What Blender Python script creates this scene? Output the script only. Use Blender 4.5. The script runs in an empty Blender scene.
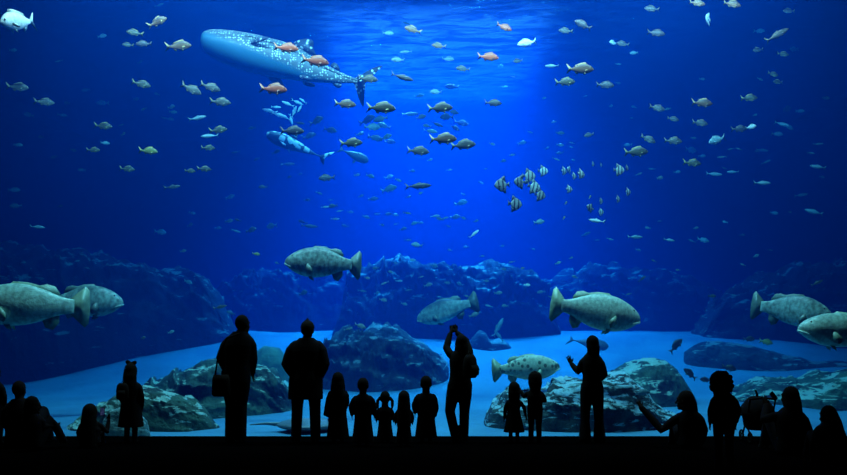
import bpy, math, random
from mathutils import Vector, Matrix, noise, Euler
PI = math.pi
sc = bpy.context.scene
COL = sc.collection
random.seed(7)
F = 840.0
HZ = 325.0
CX = 423.5
EYE = 1.6

def P(px, py, d):
    "world point that stands at distance d from the viewer's plane, measured off the photo"
    return Vector(((px - CX) * d / F, d, EYE - (py - HZ) * d / F))

# ------------------------------------------------------------------ materials
def newmat(name):
    m = bpy.data.materials.new(name); m.use_nodes = True
    nt = m.node_tree
    return m, nt, nt.nodes['Principled BSDF']

def N(nt, t, **kw):
    n = nt.nodes.new(t)
    for k, v in kw.items():
        if k[0] == 'i' and k[1:].isdigit(): n.inputs[int(k[1:])].default_value = v
        elif k.startswith('in_'): n.inputs[k[3:].replace('_', ' ')].default_value = v
        else: setattr(n, k, v)
    return n

def ramp(nt, stops, interp='LINEAR'):
    r = nt.nodes.new('ShaderNodeValToRGB'); cr = r.color_ramp; cr.interpolation = interp
    while len(cr.elements) < len(stops): cr.elements.new(.5)
    for e, (p, c) in zip(cr.elements, stops):
        e.position = p; e.color = (*c, 1) if len(c) == 3 else c
    return r

def plain(name, c, rough=.8, bump=0, bscale=30):
    m, nt, b = newmat(name)
    b.inputs['Roughness'].default_value = rough
    tc = N(nt, 'ShaderNodeTexCoord'); n = N(nt, 'ShaderNodeTexNoise', in_Scale=bscale, in_Detail=3)
    nt.links.new(tc.outputs['Object'], n.inputs['Vector'])
    r = ramp(nt, [(.3, tuple(x * .75 for x in c)), (.7, tuple(min(1, x * 1.2) for x in c))])
    nt.links.new(n.outputs[0], r.inputs[0]); nt.links.new(r.outputs[0], b.inputs['Base Color'])
    if bump:
        bp = N(nt, 'ShaderNodeBump', in_Strength=bump, in_Distance=.02)
        nt.links.new(n.outputs[0], bp.inputs['Height']); nt.links.new(bp.outputs[0], b.inputs['Normal'])
    return m

def fishmat(name, back, flank, belly, mott=.3, mscale=9, spots=None, stripes=None, vary=.35, lo=.35, hi=.7, rough=.45):
    m, nt, b = newmat(name)
    L = nt.links
    b.inputs['Roughness'].default_value = rough
    tc = N(nt, 'ShaderNodeTexCoord'); sp = N(nt, 'ShaderNodeSeparateXYZ')
    L.new(tc.outputs['Generated'], sp.inputs[0])
    n = N(nt, 'ShaderNodeTexNoise', in_Scale=mscale, in_Detail=4)
    L.new(tc.outputs['Object'], n.inputs['Vector'])
    ad = N(nt, 'ShaderNodeMath', operation='MULTIPLY_ADD', i1=.25, i2=-.125)
    L.new(n.outputs[0], ad.inputs[0])
    a2 = N(nt, 'ShaderNodeMath', operation='ADD'); L.new(sp.outputs[2], a2.inputs[0]); L.new(ad.outputs[0], a2.inputs[1])
    r = ramp(nt, [(.08, belly), (lo, flank), (hi, flank), (min(.95, hi + .28), back)])
    L.new(a2.outputs[0], r.inputs[0])
    col = r.outputs[0]
    n2 = N(nt, 'ShaderNodeTexNoise', in_Scale=mscale * 3, in_Detail=5)
    L.new(tc.outputs['Object'], n2.inputs['Vector'])
    r2 = ramp(nt, [(.35, (1 - mott,) * 3), (.65, (1, 1, 1))]); L.new(n2.outputs[0], r2.inputs[0])
    mx = N(nt, 'ShaderNodeMixRGB', blend_type='MULTIPLY', i0=1.0)
    L.new(col, mx.inputs[1]); L.new(r2.outputs[0], mx.inputs[2]); col = mx.outputs[0]
    if spots:
        sc_, thr, c, amt = spots
        v = N(nt, 'ShaderNodeTexVoronoi', in_Scale=sc_); L.new(tc.outputs['Object'], v.inputs['Vector'])
        rr = ramp(nt, [(thr, (amt,) * 3), (thr + .12, (0, 0, 0))]); L.new(v.outputs['Distance'], rr.inputs[0])
        up = ramp(nt, [(.32, (0, 0, 0)), (.45, (1, 1, 1))]); L.new(a2.outputs[0], up.inputs[0])
        mm = N(nt, 'ShaderNodeMath', operation='MULTIPLY'); L.new(rr.outputs[0], mm.inputs[0]); L.new(up.outputs[0], mm.inputs[1])
        mx = N(nt, 'ShaderNodeMixRGB'); L.new(mm.outputs[0], mx.inputs[0]); L.new(col, mx.inputs[1]); mx.inputs[2].default_value = (*c, 1); col = mx.outputs[0]
    if stripes:
        w = N(nt, 'ShaderNodeMath', operation='MULTIPLY_ADD', i1=2 * PI * stripes[0], i2=.6); L.new(sp.outputs[0], w.inputs[0])
        s = N(nt, 'ShaderNodeMath', operation='SINE'); L.new(w.outputs[0], s.inputs[0])
        rr = ramp(nt, [(.35, (0, 0, 0)), (.6, (1, 1, 1))]); L.new(s.outputs[0], rr.inputs[0])
        mx = N(nt, 'ShaderNodeMixRGB'); L.new(rr.outputs[0], mx.inputs[0]); L.new(col, mx.inputs[1]); mx.inputs[2].default_value = (*stripes[1], 1); col = mx.outputs[0]
    oi = N(nt, 'ShaderNodeObjectInfo')
    rv = ramp(nt, [(0, (1 - vary,) * 3), (1, (1, 1, 1))]); L.new(oi.outputs['Random'], rv.inputs[0])
    mx = N(nt, 'ShaderNodeMixRGB', blend_type='MULTIPLY', i0=1.0); L.new(col, mx.inputs[1]); L.new(rv.outputs[0], mx.inputs[2])
    L.new(mx.outputs[0], b.inputs['Base Color'])
    v = N(nt, 'ShaderNodeTexVoronoi', in_Scale=mscale * 7); L.new(tc.outputs['Object'], v.inputs['Vector'])
    bp = N(nt, 'ShaderNodeBump', in_Strength=.25, in_Distance=.01); L.new(v.outputs['Distance'], bp.inputs['Height']); L.new(bp.outputs[0], b.inputs['Normal'])
    return m

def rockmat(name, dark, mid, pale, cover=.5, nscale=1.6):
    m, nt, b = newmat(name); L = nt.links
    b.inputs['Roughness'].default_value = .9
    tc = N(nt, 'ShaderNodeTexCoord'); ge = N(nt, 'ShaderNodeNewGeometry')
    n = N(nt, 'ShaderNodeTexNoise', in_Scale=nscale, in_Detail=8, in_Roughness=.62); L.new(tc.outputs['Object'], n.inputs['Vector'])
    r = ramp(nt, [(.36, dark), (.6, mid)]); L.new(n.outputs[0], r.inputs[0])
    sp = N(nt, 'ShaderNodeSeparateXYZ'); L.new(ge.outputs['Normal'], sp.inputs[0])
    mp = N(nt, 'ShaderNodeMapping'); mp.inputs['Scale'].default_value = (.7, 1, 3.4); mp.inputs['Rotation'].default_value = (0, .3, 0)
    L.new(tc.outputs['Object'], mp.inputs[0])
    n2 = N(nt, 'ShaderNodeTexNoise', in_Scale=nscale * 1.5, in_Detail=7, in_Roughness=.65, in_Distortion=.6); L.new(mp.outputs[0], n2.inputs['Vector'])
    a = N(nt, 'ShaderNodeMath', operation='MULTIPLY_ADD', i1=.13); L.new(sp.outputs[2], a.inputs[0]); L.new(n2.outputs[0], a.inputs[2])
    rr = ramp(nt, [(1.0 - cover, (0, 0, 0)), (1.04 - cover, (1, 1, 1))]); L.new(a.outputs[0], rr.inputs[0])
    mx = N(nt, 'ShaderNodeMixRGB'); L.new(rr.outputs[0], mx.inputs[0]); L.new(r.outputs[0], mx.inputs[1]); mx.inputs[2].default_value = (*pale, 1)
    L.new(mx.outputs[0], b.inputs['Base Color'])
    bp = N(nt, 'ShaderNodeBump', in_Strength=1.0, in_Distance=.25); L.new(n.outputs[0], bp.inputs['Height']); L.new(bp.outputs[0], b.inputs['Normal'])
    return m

# ------------------------------------------------------------------ mesh helpers
class MB:
    def __init__(s): s.v = []; s.f = []
    def add(s, vs, fs):
        o = len(s.v); s.v += [tuple(v) for v in vs]; s.f += [tuple(i + o for i in f) for f in fs]
    def rings(s, rings, cap=True):
        n = len(rings[0]); o = len(s.v)
        for r in rings: s.v += [tuple(v) for v in r]
        for i in range(len(rings) - 1):
            for j in range(n):
                k = (j + 1) % n
                s.f.append((o + i * n + j, o + i * n + k, o + (i + 1) * n + k, o + (i + 1) * n + j))
        if cap:
            s.f.append(tuple(o + j for j in reversed(range(n)))); s.f.append(tuple(o + (len(rings) - 1) * n + j for j in range(n)))
    def ell(s, c, r, rot=None, nu=16, nv=10):
        c = Vector(c); rs = []
        for i in range(nv + 1):
            t = -PI / 2 + PI * (i + .02) / (nv + .04)
            ring = []
            for j in range(nu):
                a = 2 * PI * j / nu
                p = Vector((r[0] * math.cos(t) * math.cos(a), r[1] * math.cos(t) * math.sin(a), r[2] * math.sin(t)))
                if rot: p = rot @ p
                ring.append(c + p)
            rs.append(ring)
        s.rings(rs)
    def tube(s, pts, rad, n=12, round_=True, flat=1.0):
        pts = [Vector(p) for p in pts]
        if round_:   # rounded ends
            d0 = (pts[0] - pts[1]).normalized(); d1 = (pts[-1] - pts[-2]).normalized()
            a, ra = [], []
            for t in (.98, .8, .45):
                a.append(pts[0] + d0 * rad[0] * t); ra.append(rad[0] * math.sqrt(1 - t * t))
            b, rb = [], []
            for t in (.45, .8, .98):
                b.append(pts[-1] + d1 * rad[-1] * t); rb.append(rad[-1] * math.sqrt(1 - t * t))
            pts = a + pts + b; rad = ra + list(rad) + rb
        rs = []
        ref = None
        for i, p in enumerate(pts):
            t = (pts[min(i + 1, len(pts) - 1)] - pts[max(i - 1, 0)]).normalized()
            if ref is None:
                ref = Vector((0, 1, 0)) if abs(t.y) < .8 else Vector((1, 0, 0))
            u = t.cross(ref).normalized(); w = u.cross(t).normalized(); ref = w
            rs.append([p + (u * math.cos(2 * PI * j / n) + w * flat * math.sin(2 * PI * j / n)) * rad[i] for j in range(n)])
        s.rings(rs)
    def loft(s, secs, n=20, pw=2.3):
        "secs: (x, y, z, half width, half depth)"
        rs = []
        for (x, y, z, a, b) in secs:
            ring = []
            for j in range(n):
                t = 2 * PI * j / n; c, q = math.cos(t), math.sin(t)
                ring.append((x + a * math.copysign(abs(c) ** (2 / pw), c), y + b * math.copysign(abs(q) ** (2 / pw), q), z))
            rs.append(ring)
        s.rings(rs)
    def box(s, c, h, rot=None):
        vs = []
        for i in range(8):
            p = Vector((h[0] * (1 if i & 1 else -1), h[1] * (1 if i & 2 else -1), h[2] * (1 if i & 4 else -1)))
            if rot: p = rot @ p
            vs.append(Vector(c) + p)
        s.add(vs, [(0, 2, 3, 1), (4, 5, 7, 6), (0, 1, 5, 4), (2, 6, 7, 3), (0, 4, 6, 2), (1, 3, 7, 5)])
    def plate(s, pts, th, f=None):
        "thin fin: outline pts (x,z) in the xz plane, f maps a local point"
        n = len(pts); cx = sum(p[0] for p in pts) / n; cz = sum(p[1] for p in pts) / n
        vs = []
        for sg in (-1, 1):
            for p in pts: vs.append(Vector((p[0], 0, p[1])))
            vs.append(Vector((cx, sg * th, cz)))
        # shared rim
        rim = vs[:n]; vs = rim + [Vector((cx, -th, cz)), Vector((cx, th, cz))]
        if f: vs = [f(v) for v in vs]
        fs = []
        for i in range(n):
            k = (i + 1) % n
            fs.append((i, k, n)); fs.append((k, i, n + 1))
        s.add(vs, fs)
    def mesh(s, name, mat, smooth=True):
        me = bpy.data.meshes.new(name); me.from_pydata(s.v, [], s.f); me.update()
        if smooth: me.polygons.foreach_set('use_smooth', [True] * len(me.polygons))
        if mat: me.materials.append(mat)
        return me
    def obj(s, name, mat, parent=None, smooth=True, loc=None):
        return link(name, s.mesh(name, mat, smooth), parent, loc)

def link(name, me, parent=None, loc=None):
    o = bpy.data.objects.new(name, me); COL.objects.link(o)
    if parent: o.parent = parent
    if loc is not None: o.location = loc
    return o

def remeshed(mb, name, mat, vox, smooth=3, parent=None):
    me = mb.mesh(name + '_raw', None)
    o = bpy.data.objects.new(name + '_raw', me); COL.objects.link(o)
    r = o.modifiers.new('r', 'REMESH'); r.mode = 'VOXEL'; r.voxel_size = vox; r.use_smooth_shade = True
    if smooth:
        q = o.modifiers.new('s', 'SMOOTH'); q.iterations = smooth; q.factor = .5
    dg = bpy.context.evaluated_depsgraph_get()
    me2 = bpy.data.meshes.new_from_object(o.evaluated_get(dg)); me2.name = name
    bpy.data.objects.remove(o); bpy.data.meshes.remove(me)
    me2.polygons.foreach_set('use_smooth', [True] * len(me2.polygons))
    me2.materials.clear(); me2.materials.append(mat)
    return link(name, me2, parent)

def tag(o, label, cat, group=None):
    o['label'] = label; o['category'] = cat
    if group: o['group'] = group
    return o
def struct(o): o['kind'] = 'structure'; return o
def empty(name, loc, label, cat, group=None):
    o = bpy.data.objects.new(name, None); COL.objects.link(o); o.location = loc; o.empty_display_size = .2
    return tag(o, label, cat, group)
def interp(pts, x):
    if x <= pts[0][0]: return pts[0][1]
    for (a, b), (c, d) in zip(pts, pts[1:]):
        if x <= c: return b + (d - b) * (x - a) / (c - a + 1e-9)
    return pts[-1][1]
def sstep(a, b, x):
    t = max(0, min(1, (x - a) / (b - a))); return t * t * (3 - 2 * t)

# ================================================================== camera
cam = bpy.data.cameras.new('camera'); co = bpy.data.objects.new('camera', cam); COL.objects.link(co)
co.location = (0, 0, EYE); co.rotation_euler = (PI / 2, 0, 0)
cam.lens = 36 * F / 847; cam.shift_y = (HZ - 237.5) / 847; cam.clip_end = 200
sc.camera = co
sc.view_settings.view_transform = 'Standard'; sc.view_settings.look = 'None'
w = bpy.data.worlds.new('world'); sc.world = w; w.use_nodes = True
w.node_tree.nodes['Background'].inputs[0].default_value = (0, 0, 0, 1)

GL = 12.0     # the glass
# ================================================================== the hall
hallm = plain('hall_black', (.0005, .0005, .0006), 1.0)
floorm = plain('hall_carpet', (.0005, .0005, .0006), 1.0, .3, 60)
for q in (hallm, floorm): q.node_tree.nodes['Principled BSDF'].inputs['Specular IOR Level'].default_value = 0
def slab(name, x0, x1, y0, y1, z0, z1, m):
    b = MB(); b.box(((x0 + x1) / 2, (y0 + y1) / 2, (z0 + z1) / 2), (abs(x1 - x0) / 2, abs(y1 - y0) / 2, abs(z1 - z0) / 2))
    return struct(b.obj(name, m, smooth=False))
WX = 6.21     # half width of the viewing window
slab('floor', -9, 9, -4, GL + .1, -.3, 0, floorm)
slab('ceiling', -9, 9, -4, GL + .1, 8.6, 8.8, hallm)
slab('wall_left', -9.2, -9, -4, GL + .1, -.3, 8.8, hallm)
slab('wall_right', 9, 9.2, -4, GL + .1, -.3, 8.8, hallm)
slab('wall_rear', -9.2, 9.2, -4.2, -4, -.3, 8.8, hallm)
b = MB()   # the wall the window is set in
b.box((-WX - 1.6, GL + .15, 4.2), (1.6, .15, 4.6)); b.box((WX + 1.6, GL + .15, 4.2), (1.6, .15, 4.6))
b.box((0, GL + .15, 8.4), (WX, .15, .4)); b.box((0, GL + .2, -.32), (WX, .1, .2))
struct(b.obj('wall_front', hallm, smooth=False))
# acrylic pane
m, nt, bs = newmat('acrylic'); nt.nodes.remove(bs)
out = nt.nodes['Material Output']; t = N(nt, 'ShaderNodeBsdfTransparent'); t.inputs[0].default_value = (.97, .99, 1, 1)
g = N(nt, 'ShaderNodeBsdfGlossy', in_Roughness=.02); mx = N(nt, 'ShaderNodeMixShader', i0=.025)
nt.links.new(t.outputs[0], mx.inputs[1]); nt.links.new(g.outputs[0], mx.inputs[2]); nt.links.new(mx.outputs[0], out.inputs[0])
b = MB(); b.box((0, GL + .15, 3.94), (WX, .04, 4.06))
struct(b.obj('window_1', m, smooth=False))

# ================================================================== the water
SURF = 10.0
TX, TB = 17.0, 43.0
m, nt, bs = newmat('sea_water'); nt.nodes.remove(bs); out = nt.nodes['Material Output']
a = N(nt, 'ShaderNodeVolumeAbsorption'); a.inputs[0].default_value = (0, .62, .86, 1); a.inputs[1].default_value = .22
s = N(nt, 'ShaderNodeVolumeScatter'); s.inputs[0].default_value = (.0, .135, 1, 1); s.inputs[1].default_value = .036; s.inputs['Anisotropy'].default_value = .15
ad = N(nt, 'ShaderNodeAddShader'); nt.links.new(a.outputs[0], ad.inputs[0]); nt.links.new(s.outputs[0], ad.inputs[1]); nt.links.new(ad.outputs[0], out.inputs['Volume'])
b = MB(); b.box((0, (GL + .25 + TB) / 2, (SURF + .2 - 1.5) / 2), (TX, (TB - GL - .25) / 2, (SURF + .2 + 1.5) / 2))
o = struct(b.obj('water_body', m, smooth=False)); o.name = 'trim_1'
o['label'] = 'clear blue water filling the tank'
# rippled surface seen from below
m, nt, bs = newmat('water_surface'); nt.nodes.remove(bs); out = nt.nodes['Material Output']; L = nt.links
tc = N(nt, 'ShaderNodeTexCoord'); mp = N(nt, 'ShaderNodeMapping'); mp.inputs['Scale'].default_value = (.7, 2.2, 1); L.new(tc.outputs['Object'], mp.inputs[0])
n = N(nt, 'ShaderNodeTexNoise', in_Scale=1.1, in_Detail=6, in_Roughness=.6, in_Distortion=1.2); L.new(mp.outputs[0], n.inputs['Vector'])
bp = N(nt, 'ShaderNodeBump', in_Strength=1.0, in_Distance=.5); L.new(n.outputs[0], bp.inputs['Height'])
tr = N(nt, 'ShaderNodeBsdfTransparent'); g = N(nt, 'ShaderNodeBsdfGlossy', in_Roughness=.12); L.new(bp.outputs[0], g.inputs['Normal']); g.inputs[0].default_value = (.3, .45, .7, 1)
tl = N(nt, 'ShaderNodeBsdfTranslucent'); tl.inputs[0].default_value = (.02, .035, .055, 1); L.new(bp.outputs[0], tl.inputs['Normal'])
m1 = N(nt, 'ShaderNodeMixShader', i0=.45); L.new(g.outputs[0], m1.inputs[1]); L.new(tl.outputs[0], m1.inputs[2])
r = ramp(nt, [(.42, (.15,) * 3), (.56, (.75,) * 3)]); L.new(n.outputs[0], r.inputs[0])
m2 = N(nt, 'ShaderNodeMixShader'); L.new(r.outputs[0], m2.inputs[0]); L.new(tr.outputs[0], m2.inputs[1]); L.new(m1.outputs[0], m2.inputs[2]); L.new(m2.outputs[0], out.inputs[0])
b = MB(); nx, ny = 60, 60
for j in range(ny + 1):
    for i in range(nx + 1):
        x = -TX + 2 * TX * i / nx; y = GL + .4 + (TB - GL - .4) * j / ny
        b.v.append((x, y, SURF + .05 * noise.noise((x * .9, y * 1.2, 0)) + .03 * noise.noise((x * 2.5, y * 3, 4))))
b.f = [(j * (nx + 1) + i, j * (nx + 1) + i + 1, (j + 1) * (nx + 1) + i + 1, (j + 1) * (nx + 1) + i) for j in range(ny) for i in range(nx)]
o = struct(b.obj('trim_2', m)); o['label'] = 'rippled water surface seen from below'

# tank shell
tankm = plain('tank_wall', (.02, .035, .05), .95, .4, 2)
slab('wall_back', -TX - .3, TX + .3, TB, TB + .3, -2, SURF + 1, tankm)
slab('wall_tank_left', -TX - .3, -TX, GL + .3, TB + .3, -2, SURF + 1, tankm)
slab('wall_tank_right', TX, TX + .3, GL + .3, TB + .3, -2, SURF + 1, tankm)
# sand bed
def ground(x, y):
    t = .12 * sstep(13, 18, y) + .88 * sstep(17.5, 25, y)
    g = .12 + .88 * sstep(-11.5, -5.5, x - (y - 24) * .0)
    g *= 1 - .25 * sstep(9, 14, x)
    h = -.08 + 1.47 * t * g
    h += .10 * noise.noise((x * .35, y * .35, 1)) * sstep(12.5, 15, y)
    h += .02 * noise.noise((x * 1.5, y * 2.5, 3))
    return h
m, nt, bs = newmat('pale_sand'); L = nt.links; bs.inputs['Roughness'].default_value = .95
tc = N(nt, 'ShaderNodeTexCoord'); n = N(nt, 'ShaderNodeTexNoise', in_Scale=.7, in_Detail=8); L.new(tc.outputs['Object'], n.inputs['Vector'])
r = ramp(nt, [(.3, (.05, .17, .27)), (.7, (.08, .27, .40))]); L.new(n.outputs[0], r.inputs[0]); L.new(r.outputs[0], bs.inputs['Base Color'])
n2 = N(nt, 'ShaderNodeTexNoise', in_Scale=6, in_Detail=5); L.new(tc.outputs['Object'], n2.inputs['Vector'])
bp = N(nt, 'ShaderNodeBump', in_Strength=.5, in_Distance=.05); L.new(n2.outputs[0], bp.inputs['Height']); L.new(bp.outputs[0], bs.inputs['Normal'])
b = MB(); nx, ny = 150, 150
for j in range(ny + 1):
    for i in range(nx + 1):
        x = -TX + 2 * TX * i / nx; y = GL + .3 + (TB - GL - .3) * (j / ny) ** 1.3
        b.v.append((x, y, ground(x, y)))
b.f = [(j * (nx + 1) + i, j * (nx + 1) + i + 1, (j + 1) * (nx + 1) + i + 1, (j + 1) * (nx + 1) + i) for j in range(ny) for i in range(nx)]
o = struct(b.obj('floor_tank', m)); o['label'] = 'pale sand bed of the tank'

# ------------------------------------------------------------------ rocks
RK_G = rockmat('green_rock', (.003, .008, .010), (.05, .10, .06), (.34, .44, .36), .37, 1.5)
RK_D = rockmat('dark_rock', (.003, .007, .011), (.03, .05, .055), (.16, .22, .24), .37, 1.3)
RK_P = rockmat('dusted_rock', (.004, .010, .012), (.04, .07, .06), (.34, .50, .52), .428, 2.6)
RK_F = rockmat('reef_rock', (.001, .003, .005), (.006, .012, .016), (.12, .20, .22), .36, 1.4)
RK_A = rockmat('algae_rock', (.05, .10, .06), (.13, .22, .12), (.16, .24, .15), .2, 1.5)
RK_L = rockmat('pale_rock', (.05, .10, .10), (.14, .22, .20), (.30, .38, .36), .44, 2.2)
def rock(label, top, d, thick, mat, amp=.18, seed=0, strata=.5, nu=170, nv=64, name='rock', fr=1.0):
    x0, x1 = top[0][0], top[-1][0]
    b = MB()
    for i in range(nu + 1):
        px = x0 + (x1 - x0) * i / nu
        u = i / nu; e = min(u, 1 - u) * 2
        th = thick * (max(e, .0) ** .45 * .9 + .1)
        pt = P(px, interp(top, px), d)
        zb = ground(pt.x, max(d - th, GL + .5)) - .15
        for j in range(nv + 1):
            a = PI * j / nv
            y = d - th * math.cos(a) * (fr if a < PI / 2 else 1)
            z = zb + max(.02, pt.z - zb) * max(0, math.sin(a)) ** .65
            p = Vector((pt.x * (y / d) ** (.0 if d > 22 else .5), max(y, GL + .45), z))
            q = p * .8 + Vector((seed * 7.3, 0, 0))
            k = noise.fractal(q, .8, 2.1, 6) * amp + noise.fractal(q * 3.1, .6, 2.2, 5) * amp * .5
            k += (.5 - abs(noise.noise(q * 2.1 + Vector((5, 5, 5))))) * amp * .45
            st = (((p.z * 2.4 + p.x * .8 + noise.noise(q * .8) * 1.6) % 1) ** 2.5 - .4) * strata * amp
            hm = math.sin(a) * min(1, e * 4 + .1)
            k2 = (k + st) * hm
            p += Vector((noise.noise(q * 1.3) * amp * .6 * hm, -math.cos(a) * k2 * 1.5, k2 * .38 * (1 if p.z > zb + .2 else 0)))
            p.y = max(p.y, GL + .42)
            b.v.append(tuple(p))
    w_ = nv + 1
    b.f = [(i * w_ + j, i * w_ + j + 1, (i + 1) * w_ + j + 1, (i + 1) * w_ + j)[::-1] for i in range(nu) for j in range(nv)]
    b.f.append(tuple(range(w_))); b.f.append(tuple(nu * w_ + j for j in reversed(range(w_))))
    o = b.obj(name, mat)
    return tag(o, label, 'rock')

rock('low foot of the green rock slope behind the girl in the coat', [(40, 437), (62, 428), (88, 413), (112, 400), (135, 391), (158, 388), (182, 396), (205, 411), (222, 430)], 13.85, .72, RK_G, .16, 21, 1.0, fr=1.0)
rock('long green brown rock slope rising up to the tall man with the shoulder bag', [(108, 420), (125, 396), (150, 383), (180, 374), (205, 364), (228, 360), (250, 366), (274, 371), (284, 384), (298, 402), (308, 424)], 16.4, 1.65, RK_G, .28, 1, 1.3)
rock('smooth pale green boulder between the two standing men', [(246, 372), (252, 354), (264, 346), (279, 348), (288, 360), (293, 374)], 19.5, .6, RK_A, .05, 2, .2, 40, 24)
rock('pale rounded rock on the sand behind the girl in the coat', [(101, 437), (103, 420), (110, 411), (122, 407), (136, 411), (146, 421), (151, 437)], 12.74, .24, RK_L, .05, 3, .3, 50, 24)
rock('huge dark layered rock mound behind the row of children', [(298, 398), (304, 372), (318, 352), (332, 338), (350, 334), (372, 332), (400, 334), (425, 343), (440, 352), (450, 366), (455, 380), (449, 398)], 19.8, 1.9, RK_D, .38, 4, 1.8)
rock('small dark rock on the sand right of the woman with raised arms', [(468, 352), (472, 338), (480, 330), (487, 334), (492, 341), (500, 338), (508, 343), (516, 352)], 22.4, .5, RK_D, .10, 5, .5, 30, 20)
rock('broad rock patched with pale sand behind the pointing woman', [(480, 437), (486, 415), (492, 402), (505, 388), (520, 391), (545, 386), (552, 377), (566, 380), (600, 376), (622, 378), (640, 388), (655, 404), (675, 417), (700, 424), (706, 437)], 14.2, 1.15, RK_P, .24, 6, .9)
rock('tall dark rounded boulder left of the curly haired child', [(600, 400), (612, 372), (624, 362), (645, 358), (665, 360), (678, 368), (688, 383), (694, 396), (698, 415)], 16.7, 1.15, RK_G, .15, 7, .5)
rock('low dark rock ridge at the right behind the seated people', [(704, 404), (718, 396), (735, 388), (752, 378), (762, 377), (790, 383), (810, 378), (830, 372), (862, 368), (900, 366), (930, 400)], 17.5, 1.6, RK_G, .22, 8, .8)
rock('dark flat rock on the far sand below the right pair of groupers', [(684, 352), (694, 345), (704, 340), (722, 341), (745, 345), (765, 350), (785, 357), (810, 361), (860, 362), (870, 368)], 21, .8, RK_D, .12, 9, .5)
# the far reef
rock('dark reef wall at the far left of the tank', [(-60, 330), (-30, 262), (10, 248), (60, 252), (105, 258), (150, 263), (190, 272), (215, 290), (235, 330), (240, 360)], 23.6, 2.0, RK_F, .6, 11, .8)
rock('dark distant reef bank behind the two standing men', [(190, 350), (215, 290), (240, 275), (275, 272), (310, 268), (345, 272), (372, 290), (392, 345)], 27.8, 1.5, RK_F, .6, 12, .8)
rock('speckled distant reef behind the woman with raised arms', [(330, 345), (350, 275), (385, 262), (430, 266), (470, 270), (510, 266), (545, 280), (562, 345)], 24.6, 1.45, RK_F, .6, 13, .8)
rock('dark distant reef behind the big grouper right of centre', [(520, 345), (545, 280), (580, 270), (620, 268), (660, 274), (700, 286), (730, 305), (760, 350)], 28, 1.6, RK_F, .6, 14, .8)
rock('dark reef wall at the far right of the tank', [(690, 350), (715, 300), (750, 280), (800, 270), (850, 262), (900, 262), (920, 345)], 24.4, 1.7, RK_F, .6, 15, .8)

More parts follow.
